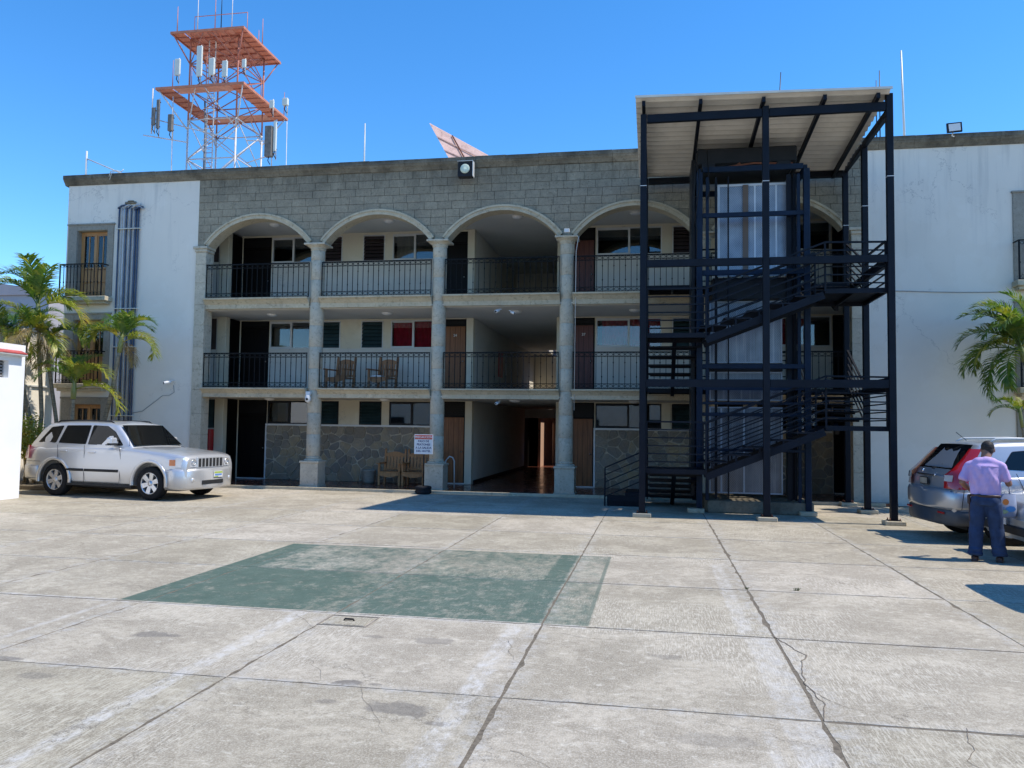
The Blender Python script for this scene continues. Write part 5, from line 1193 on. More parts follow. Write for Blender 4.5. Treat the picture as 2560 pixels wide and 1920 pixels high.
C_LAMP = paint('headlamp_glass', (.75, .77, .80), .08, .05, metal=.4, coat=1); C_AMBER = paint('amber_lamp', (.65, .16, .02), .15, .1, coat=1); C_REDL = paint('red_tail_lamp', (.38, .008, .012), .12, .15, coat=1)
def car(nm, lab, loc, rz, sp, body):
    t = thing(nm, lab, 'car', loc, rz, 'cars parked in the yard')
    L_, W = sp['L'], sp['W']/2; q = lambda n, m_, mt=None, **k: part(n, m_, mt or body, t, **k)
    # interpolation helper
    def ip(tab, x):
        for (a, *va), (b, *vb) in zip(tab, tab[1:]):
            if a <= x <= b:
                u = (x-a)/(b-a) if b > a else 0; u = u*u*(3-2*u)*.35+u*.65; return [p+(r_-p)*u for p, r_ in zip(va, vb)]
        return list(tab[-1][1:])
    st = sp['low']; n = 44; xs = sorted({st[0][0]+(st[-1][0]-st[0][0])*i/n for i in range(n+1)}|{s[0] for s in st}); rings = []
    for x in xs:
        zb, zt, w = ip(st, x); h = zt-zb
        half = [(0, zb), (w*.85, zb), (w*.955, zb+.05), (w*.985, zb+h*.3), (w, zb+h*.52), (w*.992, zb+h*.66), (w*.985, zb+h*.78), (w*.965, zt-.085), (w*.93, zt-.035), (w*.86, zt-.006), (w*.5, zt+.018), (0, zt+.024)]
        rings.append([(x, y, z) for y, z in half]+[(x, -y, z) for y, z in reversed(half[1:-1])])
    k = len(rings[0]); vs = [p for r_ in rings for p in r_]
    fs = [(i*k+j, i*k+(j+1) % k, (i+1)*k+(j+1) % k, (i+1)*k+j) for i in range(len(rings)-1) for j in range(k)]+[tuple(range(k-1, -1, -1)), tuple((len(rings)-1)*k+j for j in range(k))]
    lb_ = MB().add(vs, fs, True); me = lb_.mesh('body', body)
    bm = bmesh.new(); bm.from_mesh(me); bmesh.ops.recalc_face_normals(bm, faces=bm.faces[:]); bm.to_mesh(me); bm.free()
    tmp = bpy.data.objects.new('tmp_body', me); COL.objects.link(tmp)
    cm = MB()
    for x in sp['wh']:
        for s in (-1, 1):
            y0, y1 = sorted((s*(W-.30), s*(W+.1))); pr = [(x+sp['wr']*1.14*math.cos(a), sp['R']+.01+sp['wr']*1.14*math.sin(a)) for a in [i*math.pi/18 for i in range(36)]]; cm.prism(pr, 'y', y0, y1)
    cme = cm.mesh('cut', body); bm = bmesh.new(); bm.from_mesh(cme); bmesh.ops.recalc_face_normals(bm, faces=bm.faces[:]); bm.to_mesh(cme); bm.free()
    cut = bpy.data.objects.new('tmp_cut', cme); COL.objects.link(cut)
    md = tmp.modifiers.new('b', 'BOOLEAN'); md.operation = 'DIFFERENCE'; md.object = cut; md.solver = 'EXACT'
    bpy.context.view_layer.update(); me2 = evalmesh(tmp, 'body'); bpy.data.objects.remove(tmp); bpy.data.objects.remove(cut)
    bdy = part('body', me2, body, t, autos=R(38))
    # cabin
    cb_ = sp['cab']; kt = sp['tumble']; zb0 = sp['zbelt']
    xs = sorted({cb_[0][0]+(cb_[-1][0]-cb_[0][0])*i/30 for i in range(31)}|{s[0] for s in cb_}); rings = []
    wb = sp['wb']
    def wtap(x): return sp['taper'](x)
    def lin(tab, x):
        for a, b in zip(tab, tab[1:]):
            if a[0] <= x <= b[0]: u = (x-a[0])/(b[0]-a[0]) if b[0] > a[0] else 0; return a[1]+(b[1]-a[1])*u
        return tab[-1][1]
    for x in xs:
        zr = lin(cb_, x); wbx = wb-wtap(x); z0 = zb0-.12
        zz_ = max(zr-.09, z0+.01); y1 = wbx-kt*(zz_-zb0)
        half = [(0, z0), (wbx+kt*.12, z0), (y1, zz_), (y1-.025, zz_+(zr-zz_)*.5), (y1-.08, zr-.015 if zr-.015 > zz_ else zz_+.002), (y1-.22, zr+.005), (y1*.4, zr+.022), (0, zr+.026)]
        rings.append([(x, y, z) for y, z in half]+[(x, -y, z) for y, z in reversed(half[1:-1])])
    k = len(rings[0]); vs = [p for r_ in rings for p in r_]
    fs = [(i*k+j, i*k+(j+1) % k, (i+1)*k+(j+1) % k, (i+1)*k+j) for i in range(len(rings)-1) for j in range(k)]+[tuple(range(k-1, -1, -1)), tuple((len(rings)-1)*k+j for j in range(k))]
    me = MB().add(vs, fs, True).mesh('cabin', body); bm = bmesh.new(); bm.from_mesh(me); bmesh.ops.recalc_face_normals(bm, faces=bm.faces[:]); bm.to_mesh(me); bm.free()
    part('cabin', me, body, t, autos=R(42))
    def side_y(x, z): return wb-wtap(x)-kt*(z-zb0)
    def sidepatch(poly, s, off, th=.006):
        """polygon in (x,z) laid on the tilted cabin side"""
        # round the corners
        pr = []
        for i in range(len(poly)):
            a, b, c = Vector(poly[i-1]), Vector(poly[i]), Vector(poly[(i+1) % len(poly)]); da = (a-b); dc = (c-b); ra = min(.035, da.length*.3); rc_ = min(.035, dc.length*.3)
            p0, p2 = b+da.normalized()*ra, b+dc.normalized()*rc_
            for u in (0, .33, .66, 1): pr.append((1-u)**2*p0+2*u*(1-u)*b+u*u*p2)
        vs = [(p.x, s*(side_y(p.x, p.y)+off), p.y) for p in pr]+[(p.x, s*(side_y(p.x, p.y)+off-th), p.y) for p in pr]; n_ = len(pr)
        ar = sum(pr[i].x*pr[(i+1) % n_].y-pr[(i+1) % n_].x*pr[i].y for i in range(n_))
        f = [tuple(range(n_)), tuple(range(2*n_-1, n_-1, -1))]+[(i, i+n_, (i+1) % n_+n_, (i+1) % n_) for i in range(n_)]
        if (ar > 0) ^ (s < 0): f = [tuple(reversed(x_)) for x_ in f]
        return MB().add(vs, f)
    for s in (-1, 1):
        for nm_, pl in sp['wins']: 
            w_ = q('side_window', sidepatch(pl, s, .009), C_CARGL); 
            part('seal', sidepatch([(Vector(p)-Vector((sum(a[0] for a in pl)/len(pl), sum(a[1] for a in pl)/len(pl))))*1.045+Vector((sum(a[0] for a in pl)/len(pl), sum(a[1] for a in pl)/len(pl))) for p in pl], s, .006), C_TRIM, w_)
    # windscreen and rear glass: patches lying on the sloped ends
    def endpatch(xa, za, xb, zb_, ya, yb, nm_, mt, off, nx=10):
        vs = []; d = Vector((xb-xa, 0, zb_-za)).normalized(); nn = Vector((d.z, 0, -d.x))*(1 if nm_ == 'windscreen' else 1)
        if nm_ == 'rear_window': nn = Vector((-d.z, 0, d.x))
        for j in range(7):
            v = j/6; x = xa+(xb-xa)*v; z = za+(zb_-za)*v; y = ya+(yb-ya)*v
            for i in range(nx+1):
                u = -1+2*i/nx; bow = .022*(1-u*u); vs.append((x+nn.x*(off+bow*.5), y*u, z+nn.z*(off+bow*.5)))
        f = [(j*(nx+1)+i, j*(nx+1)+i+1, (j+1)*(nx+1)+i+1, (j+1)*(nx+1)+i) for j in range(6) for i in range(nx)]
        if nm_ == 'windscreen': pass
        else: f = [tuple(reversed(x_)) for x_ in f]
        return q(nm_, MB().add(vs, f, True), mt)
    endpatch(*sp['ws'], 'windscreen', C_CARGL, .040); endpatch(*sp['rw'], 'rear_window', C_CARGL, .030)
    # wheels
    for x in sp['wh']:
        for s in (-1, 1):
            Rw = sp['R']; yc = s*(W-.14)
            wh = q('wheel', MB().lathe([(Rw*.62, -.11), (Rw*.93, -.115), (Rw*.985, -.09), (Rw, -.05), (Rw, .05), (Rw*.985, .09), (Rw*.93, .115), (Rw*.62, .11)], (x, yc, Rw), 32, axis='y', cap=False), C_TYRE)
            rm = MB().lathe([(Rw*.64, s*.108), (Rw*.62, s*.115), (Rw*.59, s*.09), (Rw*.57, s*-.05)], (x, yc, Rw), 32, axis='y', cap=False)
            rm.lathe([(0, s*.09), (Rw*.16, s*.095), (Rw*.17, s*.05), (0, s*.03)], (x, yc, Rw), 16, axis='y')
            ns = sp.get('spokes', 6)
            for i in range(ns):
                a = 2*math.pi*i/ns+.3; c_, s__ = math.cos(a), math.sin(a); w0, w1 = Rw*.11, Rw*.15
                P = lambda r_, o_, yy: (x+c_*r_-s__*o_, yc+s*yy, Rw+s__*r_+c_*o_)
                vv = [P(Rw*.12, -w0, .085), P(Rw*.12, w0, .085), P(Rw*.60, w1, .100), P(Rw*.60, -w1, .100), P(Rw*.12, -w0, .04), P(Rw*.12, w0, .04), P(Rw*.60, w1, .05), P(Rw*.60, -w1, .05)]
                ff = [(0, 1, 2, 3), (7, 6, 5, 4), (0, 4, 5, 1), (2, 6, 7, 3), (1, 5, 6, 2), (3, 7, 4, 0)]
                rm.add(vv, ff)
            part('rim', rm, C_RIM, wh)
            part('brake', MB().lathe([(0, s*-.03), (Rw*.55, s*-.03), (Rw*.55, s*-.05), (0, s*-.05)], (x, yc, Rw), 20, axis='y'), C_TRIM, wh)
            # arch flare and dark liner
            a0, a1 = R(-8), R(188); fl_ = MB(); nn_ = 18; r0, r1 = sp['wr']*1.13, sp['wr']*1.13+sp['flare']
            for i in range(nn_):
                A_, B_ = a0+(a1-a0)*i/nn_, a0+(a1-a0)*(i+1)/nn_
                v = []
                for a in (A_, B_):
                    for r_, y in ((r0, W-.10), (r0, W+.012), (r1-.01, W+.010), (r1, W-.02)): v.append((x+r_*math.cos(a), s*y, Rw+.01+r_*math.sin(a)))
                fl_.add(v, [(0, 1, 5, 4), (1, 2, 6, 5), (2, 3, 7, 6), (3, 0, 4, 7)], True)
            q('wheel_arch', fl_, body if sp['flarebody'] else C_GREYTRIM)
            q('wheel_liner', MB().lathe([(sp['wr']*1.12, 0), (sp['wr']*1.12, s*-.26), (.05, s*-.27)], (x, s*(W-.03), Rw+.01), 24, axis='y'), C_TRIM) if False else None
    q('underbody', MB().box(.35, L_-.4, -W*.6, W*.6, .2, .42), C_TRIM)
    # doors: shut lines, handles, mouldings, mirrors
    for s in (-1, 1):
        for pts in sp['shut']:
            P = [(x, s*(W*sp['sf'](x, z)+.0015), z) for x, z in pts]; ln = MB()
            for a, b in zip(P, P[1:]): ln.beam(a, b, .007, .007)
            q('shut_line', ln, C_TRIM)
        for x, z in sp['handles']: q('door_handle', MB().bev(x-.10, x+.10, *sorted((s*(W*sp['sf'](x, z)-.005), s*(W*sp['sf'](x, z)+.03))), z-.018, z+.018, .008))
        for x0, x1, z0, z1, mt in sp['mould']: q('side_moulding', MB().bev(x0, x1, *sorted((s*(W-.02), s*(W+.012))), z0, z1, .006), mt)
        x, z = sp['mirror']; y = side_y(x, z)
        q('mirror', MB().bev(x-.08, x+.08, *sorted((s*(y+.05), s*(y+.25))), z-.02, z+.13, .03).bev(x-.03, x+.03, *sorted((s*(y-.02), s*(y+.06))), z-.01, z+.04, .008), body)
        part('mirror_base', MB().bev(x-.085, x+.085, *sorted((s*(y+.045), s*(y+.255))), z-.045, z-.021, .006), C_TRIM, t)
        yr = side_y(sp['rails'][0], sp['rails'][2])-.10
        x0, x1, zr = sp['rails']; q('roof_rail', MB().tube([(x0, s*yr, zr-.03), (x0+.12, s*yr, zr+.035), ((x0+x1)/2, s*yr, zr+.05), (x1-.12, s*yr, zr+.03), (x1, s*yr, zr-.04)], .018, 6), C_TRIM if sp.get('darkrail') else C_ALU)
    return t, q, W
# ---- silver 4x4 wagon at the left, nose to the right
sp = dict(L=4.75, W=1.86, R=.38, wr=.405, wh=(1.04, 3.82), zbelt=1.17, wb=.86, tumble=.30, flare=.07, flarebody=True, spokes=6,
    low=[(0, .42, .80, .70), (.03, .38, 1.0, .80), (.14, .33, 1.10, .885), (.5, .30, 1.16, .925), (1.4, .30, 1.18, .93), (2.6, .30, 1.18, .93), (3.1, .30, 1.17, .93), (3.5, .30, 1.145, .93), (4.2, .27, 1.085, .915), (4.5, .25, 1.045, .885), (4.64, .27, 1.01, .84), (4.70, .30, .965, .80), (4.72, .40, .93, .78)],
    cab=[(.10, 1.10), (.16, 1.24), (.46, 1.62), (.62, 1.71), (1.0, 1.74), (1.8, 1.755), (2.4, 1.74), (2.66, 1.695), (2.9, 1.50), (3.27, 1.14)], taper=lambda x: .10*max(0, (.8-x)/.8)**1.5+.05*max(0, (x-2.6)/.7),
    wins=[('q', [(.42, 1.255), (.73, 1.60), (1.08, 1.64), (.98, 1.25)]), ('r', [(1.08, 1.25), (1.20, 1.645), (1.90, 1.655), (1.88, 1.23)]), ('f', [(1.98, 1.227), (2.0, 1.655), (2.42, 1.64), (2.66, 1.52), (2.95, 1.228), (2.9, 1.215)])],
    ws=(3.215, 1.185, 2.72, 1.645, .76, .64), rw=(.20, 1.29, .44, 1.59, .66, .58), shut=[[(1.12, 1.2), (1.16, .80), (1.38, .50), (1.38, .36)], [(1.93, 1.2), (1.94, .36)], [(2.95, 1.18), (3.0, .9), (2.98, .36)], [(.2, .8), (.62, .8)], [(1.38, .36), (2.98, .36)]],
    handles=[(1.32, 1.06), (2.15, 1.045)], mould=[(1.42, 1.92, .60, .66, C_TRIM), (1.96, 2.94, .60, .66, C_TRIM), (1.45, 3.35, .27, .33, C_TRIM)], mirror=(2.78, 1.26), rails=(.72, 2.5, 1.73), darkrail=True,
    sf=lambda x, z: 1.0 if .5 < z < .85 else .985)
jx, jy, jr = -15.15, 18.48, -R(8.2)
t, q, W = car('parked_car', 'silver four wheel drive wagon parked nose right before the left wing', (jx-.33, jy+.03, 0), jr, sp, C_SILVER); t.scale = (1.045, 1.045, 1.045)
xf = 4.62
def bumper(pts, z0, z1, c):
    """plan outline (x, y>=0) mirrored, softened top and bottom"""
    P = pts+[(x, -y) for x, y in reversed(pts)]; m_ = MB(); vs = []
    for z, k in ((z0, .955), (z0+.05, .99), ((z0+z1)/2, 1.0), (z1-.06, .995), (z1, .96)): vs += [((x-c)*k+c, y*k, z) for x, y in P]
    n_ = len(P); f = [(j*n_+i, j*n_+(i+1) % n_, (j+1)*n_+(i+1) % n_, (j+1)*n_+i) for j in range(4) for i in range(n_)]+[tuple(range(n_-1, -1, -1)), tuple(range(4*n_, 5*n_))]
    ar = sum(P[i][0]*P[(i+1) % n_][1]-P[(i+1) % n_][0]*P[i][1] for i in range(n_))
    if ar < 0: f = [tuple(reversed(q_)) for q_ in f]
    return m_.add(vs, f, True)
for s in (-1, 1):
    q('headlight', MB().add([(x, s*y, z) for z in (.755, .965) for x, y in ((4.735+(.0 if z < .9 else -.02), .47), (4.73+(.0 if z < .9 else -.02), .62), (4.70+(.0 if z < .9 else -.02), .76), (4.62, .84), (4.50, .885))], [(i, i+1, i+6, i+5) if s > 0 else (i+5, i+6, i+1, i) for i in range(4)], True), C_LAMP)
    part('lamp_ring', MB().lathe([(.055, -.01), (.07, .0), (.06, .006), (.05, -.004)], (4.742, s*.56, .86), 14, axis='x', cap=False), C_CHROME, t)
    q('indicator', MB().add([(x, s*y, z) for z in (.79, .925) for x, y in ((4.505, .892), (4.44, .905), (4.36, .912))], [(i, i+1, i+4, i+3) if s > 0 else (i+3, i+4, i+1, i) for i in range(2)], True), C_AMBER)
    q('tail_light', MB().add([(x, s*y, z) for z in (.86, 1.0, 1.17) for x, y in ((.0+(z-.86)*.25, .70), (.06+(z-.86)*.25, .865), (.26, .925))], [((j*3+i, j*3+i+1, j*3+i+4, j*3+i+3) if s < 0 else (j*3+i+3, j*3+i+4, j*3+i+1, j*3+i)) for j in range(2) for i in range(2)], True), C_REDL)
    q('fog_light', MB().lathe([(0, .02), (.05, .015), (.055, -.02)], (4.765, s*.62, .47), 12, axis='x'), C_LAMP)
gr = q('grille', MB().bev(4.70, 4.745, -.46, .46, .735, .975, .015))
for k in range(7): part('grille_slot', MB().bev(4.735, 4.752, -.415+k*.12, -.345+k*.12+.01, .755, .945, .006), C_TRIM, gr)
q('front_bumper', bumper([(4.25, .935), (4.50, .925), (4.66, .86), (4.76, .70), (4.80, .45), (4.81, 0)], .25, .72, 4.4), C_SILVER)
q('air_intake', MB().bev(4.795, 4.818, -.36, .36, .36, .45, .01), C_TRIM)
q('bonnet_line', MB().beam((4.60, .5, 1.030), (3.35, .62, 1.168), .006, .006).beam((4.60, -.5, 1.030), (3.35, -.62, 1.168), .006, .006), C_TRIM)
q('rear_bumper', bumper([(-.06, 0), (-.05, .55), (.0, .80), (.12, .91), (.55, .935)], .38, .74, .3), C_SILVER)
pl = q('number_plate', MB().bev(4.812, 4.825, .02, .32, .50, .64, .004), C_PLASTW)
part('plate_print', MB().box(4.8252, 4.8265, .03, .31, .59, .635).box(4.8252, 4.8265, .03, .17, .505, .525), paint('plate_green', (.35, .45, .08), .5), pl); part('plate_print', MB().box(4.8252, 4.8265, .05, .29, .535, .58), paint('plate_blue', (.12, .25, .55), .5), pl)
q('antenna', MB().tube([(3.15, -.80, 1.13), (3.10, -.82, 1.62)], .005, 5), C_TRIM)
q('steering_wheel', MB().tube([(3.0+.02*math.cos(a), .35+.17*math.cos(a), 1.28+.13*math.sin(a)) for a in [i*math.pi/8 for i in range(17)]], .012, 5), C_TRIM)
# ---- grey silver suv at the right, tail to the left
sp2 = dict(L=4.52, W=1.82, R=.345, wr=.37, wh=(.86, 3.48), zbelt=1.12, wb=.84, tumble=.32, flare=.06, flarebody=False, spokes=7,
    low=[(0, .50, .80, .80), (.03, .42, 1.04, .845), (.12, .36, 1.10, .875), (.4, .30, 1.12, .905), (1.2, .28, 1.13, .91), (2.6, .28, 1.10, .91), (3.2, .28, 1.06, .91), (3.9, .28, .98, .88), (4.3, .27, .90, .82), (4.46, .3, .80, .72), (4.52, .36, .66, .6)],
    cab=[(.06, 1.05), (.14, 1.20), (.40, 1.52), (.52, 1.605), (.8, 1.65), (1.6, 1.68), (2.2, 1.66), (2.6, 1.58), (3.1, 1.25), (3.35, 1.02)], taper=lambda x: .05*max(0, (.9-x)/.9)**1.4+.05*max(0, (x-2.4)/.9),
    wins=[('q', [(.78, 1.22), (.98, 1.49), (1.30, 1.52), (1.22, 1.20)]), ('r', [(1.30, 1.195), (1.38, 1.53), (2.02, 1.54), (2.0, 1.17)]), ('f', [(2.08, 1.165), (2.10, 1.54), (2.42, 1.52), (2.9, 1.17)])],
    ws=(3.3, 1.06, 2.68, 1.545, .72, .58), rw=(.145, 1.16, .475, 1.575, .70, .57), shut=[[(.95, 1.15), (1.1, .8), (1.3, .5)], [(2.04, 1.12), (2.06, .36)], [(3.0, 1.08), (3.02, .36)], [(.10, .55), (.16, .95), (.12, 1.08)]],
    handles=[(1.45, 1.02), (2.25, 1.0)], mould=[(1.3, 3.0, .28, .42, C_GREYTRIM)], mirror=(2.75, 1.16), rails=(.7, 2.4, 1.66), darkrail=False, sf=lambda x, z: 1.0 if .5 < z < .85 else .985)
cx_, cy_, cr_ = 4.78, 15.2, R(5.7)
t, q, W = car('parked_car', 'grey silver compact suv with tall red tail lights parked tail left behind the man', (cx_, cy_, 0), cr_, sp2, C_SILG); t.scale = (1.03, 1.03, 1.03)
for s in (-1, 1):
    lv = ((.88, (-.035, .62), (.02, .88), (.22, .918)), (1.10, (-.025, .62), (.035, .865), (.24, .885)), (1.20, (.10, .64), (.125, .815), (.30, .845)), (1.36, (.235, .655), (.26, .765), (.40, .79)), (1.53, (.385, .60), (.40, .70), (.52, .725)))
    q('tail_light', MB().add([(p[0]-.012, s*(p[1]+.008), l[0]) for l in lv for p in l[1:]], [((j*3+i, j*3+i+1, j*3+i+4, j*3+i+3) if s < 0 else (j*3+i+3, j*3+i+4, j*3+i+1, j*3+i)) for j in range(4) for i in range(2)], True), C_REDL)
    part('reversing_light', MB().add([(-.053, s*.655, 1.0), (-.045, s*.655, 1.10), (.005, s*.845, 1.10), (-.012, s*.845, 1.0)], [(0, 1, 2, 3)] if s < 0 else [(3, 2, 1, 0)]), C_LAMP, t)
    q('reflector', MB().bev(-.098, -.07, *sorted((s*.50, s*.70)), .47, .505, .004), C_REDL)
q('rear_bumper', bumper([(-.115, 0), (-.105, .5), (-.06, .76), (.06, .885), (.50, .925)], .54, .86, .3), C_SILG)
q('bumper_skirt', bumper([(-.10, 0), (-.09, .5), (-.05, .74), (.07, .87), (.50, .915)], .29, .56, .3), C_GREYTRIM)
pl = q('number_plate', MB().bev(-.045, -.03, -.02, .28, .90, 1.03, .004), C_TRIM); part('plate_face', MB().box(-.048, -.0455, -.0, .26, .915, 1.015), C_FRAMEST, pl)
q('hatch_trim', MB().bev(-.05, -.02, -.30, .38, 1.06, 1.09, .006), C_CHROME); q('emblem', MB().lathe([(0, -.035), (.03, -.03), (.032, -.01)], (-.01, .18, 1.14), 12, axis='x'), C_CHROME)
q('wiper', MB().tube([(.15, .1, 1.19), (.17, -.1, 1.25), (.20, -.35, 1.27)], .010, 5).bev(.10, .16, .04, .16, 1.165, 1.20, .01), C_TRIM)
q('roof_antenna', MB().tube([(.62, 0, 1.66), (.45, 0, 1.80)], .006, 5), C_TRIM)
q('hatch_line', MB().beam((-.01, -.80, .84), (-.01, .80, .84), .008), C_TRIM)
# ---- white car whose nose only just enters at the right
sp3 = dict(sp2); sp3.update(W=1.74)
t, q, W = car('parked_car', 'white car mostly outside the right edge beside the man', (9.72, 13.1, 0), R(180), sp3, C_WPAINT)
for s in (-1, 1): q('headlight', MB().bev(4.28, 4.50, *sorted((s*.45, s*.76)), .70, .86, .03), C_LAMP); q('tail_light', MB().bev(-.02, .16, *sorted((s*.66, s*.86)), .8, 1.2, .02), C_REDL)
q('front_bumper', MB().prism([(4.3, .26), (4.50, .30), (4.56, .42), (4.55, .60), (4.4, .66)], 'y', -.80, .80), C_WPAINT); q('bumper_guard', MB().bev(4.54, 4.60, -.75, .75, .38, .50, .015), C_TRIM)
q('number_plate', MB().bev(4.60, 4.612, -.15, .15, .50, .62, .004), C_PLASTW)
sp4 = dict(sp); sp4.update(cab=[(.02, 1.10), (.06, 1.6), (.12, 1.90), (.30, 1.97), (2.0, 2.0), (3.0, 1.97), (3.3, 1.75), (3.9, 1.15)], rw=(.05, 1.25, .10, 1.75, .66, .60), ws=(3.85, 1.2, 3.3, 1.72, .7, .6), taper=lambda x: 0., rails=(.6, 2.9, 1.93),
    wins=[('r', [(.4, 1.30), (.45, 1.75), (1.8, 1.77), (1.8, 1.28)]), ('f', [(2.0, 1.27), (2.0, 1.77), (2.9, 1.75), (3.4, 1.27)])], low=[(0, .42, 1.1, .86), (.05, .36, 1.15, .90)]+sp['low'][3:], tumble=.12)
t, q, W = car('parked_van', 'white van just outside the right edge that throws the nearest shadow', (4.86, 9.9, 0), 0., sp4, C_WPAINT)
for s in (-1, 1): q('tail_light', MB().bev(-.02, .10, *sorted((s*.70, s*.89)), .86, 1.3, .02), C_REDL)
q('rear_bumper', MB().bev(-.08, .18, -.86, .86, .42, .62, .04), C_TRIM)

# building on the far side of the yard, behind the camera (seen in the panes)
ob = thing('facing_building', 'low pale building closing the yard opposite the hotel', 'building', (0, -26, 0))
part('wall', MB().box(-30, 30, -30, -26, 0, 6.2), C_WHITE, ob)
for i in range(9):
    wd = part('window', MB().bev(-26+i*6.2, -23.6+i*6.2, -25.99, -25.93, 1.2, 2.6, .01), C_DARKFR, ob); part('pane', MB().box(-25.9+i*6.2, -23.7+i*6.2, -25.929, -25.92, 1.3, 2.5), C_ROOM, wd)
part('roof', MB().box(-30.2, 30.2, -30.2, -25.8, 6.2, 6.4), C_CORN, ob)
tr_ = thing('reflection_tree', 'broad dark tree added behind the opposite building to darken the window reflections', 'tree', (-23, -30.5, 0))  # unseen tree added so the panes reflect something dark
part('trunk', MB().tube([(-23, -31, 0), (-23.1, -31, 4), (-22.8, -31, 8)], [.5, .4, .25], 10), C_TRUNK, tr_)
mb = MB(); r9 = random.Random(5)
for i in range(9000):
    u = Vector((r9.gauss(0, 1), r9.gauss(0, 1), r9.gauss(0, 1))).normalized()*r9.uniform(.5, 1); u *= .85+.35*noise.noise(u*2.5); c = Vector((-23+u.x*7, -31+u.y*4, 10+u.z*4.5)); d = Vector((r9.gauss(0, 1), r9.gauss(0, 1), r9.gauss(0, 1))).normalized()*.35; e = d.orthogonal().normalized()*.16
    mb.add([c-d, c+e, c+d, c-e], [(0, 1, 2, 3)])
part('crown', mb, paint('dark_tree_leaves', (.02, .035, .012), .8), tr_)
# ================================================================ the man
def remesh(mb, vox, mat, sm=6, name='x', wr=None):
    me = mb.mesh(name, mat); o = bpy.data.objects.new('tmp', me); COL.objects.link(o)
    r_ = o.modifiers.new('r', 'REMESH'); r_.mode = 'VOXEL'; r_.voxel_size = vox; r_.use_smooth_shade = True
    s_ = o.modifiers.new('s', 'SMOOTH'); s_.factor = .5; s_.iterations = sm
    bpy.context.view_layer.update(); m2 = evalmesh(o, name); bpy.data.objects.remove(o)
    if wr:
        for v in m2.vertices: v.co += v.normal*wr(v.co)
    m2.materials.clear(); m2.materials.append(mat); m2.polygons.foreach_set('use_smooth', [True]*len(m2.polygons)); return m2
C_SKIN = paint('tanned_skin', (.26, .125, .075), .55, .12, 14); C_SHIRT = paint('lilac_shirt', (.56, .39, .67), .85, .06, 9, bump=.2, bscale=300); C_JEAN = paint('dark_blue_jeans', (.016, .040, .105), .85, .3, 10, bump=.3, bscale=200)
C_HAIR = paint('dark_greying_hair', (.035, .03, .028), .6, .4, 80); C_SHOE = paint('brown_shoe', (.055, .028, .02), .5, .2, 9)
px_, py_ = 4.72, 12.62
mn = thing('person', 'man in lilac polo shirt and dark jeans seen from behind looking down beside the cars', 'person', (px_, py_, 0), R(-24)); mn.scale = (1.07, 1.05, 1.02)
# own coordinates: faces +y, x to his right
hip, kne = .86, .47
def V(*a): return Vector(a)
body = MB()
E_ = lambda mb, c, r, fl=None: mb.add([(c[0]+r[0]*math.sin(a)*math.cos(b), c[1]+r[1]*math.sin(a)*math.sin(b), c[2]+r[2]*math.cos(a)) for a in [math.pi*i/10 for i in range(11)] for b in [2*math.pi*j/14 for j in range(14)]],
    [(i*14+j, (i+1)*14+j, (i+1)*14+(j+1) % 14, i*14+(j+1) % 14) for i in range(10) for j in range(14)])
# torso / neck / head
hd = V(.025, .165, 1.565)
body.tube([V(0, .04, 1.30), V(0, .06, 1.42), V(.01, .10, 1.50), V(.01, .12, 1.56)], [.10, .066, .060, .06], 14)
E_(body, hd+V(0, .0, .02), (.078, .096, .105)); E_(body, hd+V(0, .055, -.045), (.055, .06, .07))
body.tube([hd+V(0, .09, .0), hd+V(0, .118, -.03)], [.012, .018], 8)                         # nose
for s in (-1, 1): E_(body, hd+V(s*.078, -.005, .0), (.013, .024, .034))                         # ears
body.tube([V(0, 0, 1.0), V(0, .02, 1.2), V(0, .03, 1.34)], [.13, .14, .12], 14, flat=(1.2, .8))
shL, elL, wrL = V(-.195, .02, 1.355), V(-.275, -.02, 1.09), V(-.20, .19, .99)
shR, elR, wrR = V(.195, .03, 1.355), V(.27, .04, 1.09), V(.26, .30, 1.10)
for sh, el, wr_ in ((shL, elL, wrL), (shR, elR, wrR)):
    body.tube([sh, sh.lerp(el, .5), el, el.lerp(wr_, .35), wr_], [.052, .048, .041, .040, .027], 12)
    d = (wr_-el).normalized(); palm_ = wr_+d*.06; sd_ = V(1, 0, 0) if sh.x < 0 else V(-1, 0, 0)
    body.tube([wr_, wr_+d*.03, wr_+d*.085], [.026, .034, .034], 10, flat=(1.15, .62))
    lat = d.cross(V(0, 0, 1)).normalized()
    for k in range(4):
        b0 = wr_+d*.075+lat*(-.027+.018*k); ln = (.062, .072, .068, .052)[k]; p1 = b0+d*ln*.5+V(0, 0, -.010); p2 = p1+d*ln*.28+V(0, 0, -.022); p3 = p2+V(0, 0, -.02)
        body.tube([b0, p1, p2, p3], [.0095, .009, .0085, .007], 8)
    th = wr_+d*.025+sd_*.022; body.tube([th, th+d*.03+sd_*.02, th+d*.058+sd_*.018+V(0, 0, -.012)], [.012, .0105, .008], 8)
bme = remesh(body, .0075, C_SKIN, 3, 'body'); bo_ = part('body', bme, C_SKIN, mn)
E2 = MB(); E_(E2, hd+V(0, -.018, .045), (.083, .096, .092)); E_(E2, hd+V(0, -.05, -.01), (.074, .058, .06))
hair = remesh(E2, .009, C_HAIR, 2, 'hair', lambda c: .003*noise.noise(c*60)); part('hair', hair, C_HAIR, mn)
eye = MB()
for s in (-1, 1): E_(eye, hd+V(s*.03, .088, .0), (.011, .008, .006))
part('eyes', eye, C_PLASTB, mn)
mo = MB(); mo.tube([hd+V(-.02, .103, -.062), hd+V(0, .112, -.064), hd+V(.02, .103, -.062)], .004, 6); part('mouth', mo, paint('lips', (.22, .07, .06), .5), mn)
sh_ = MB(); 
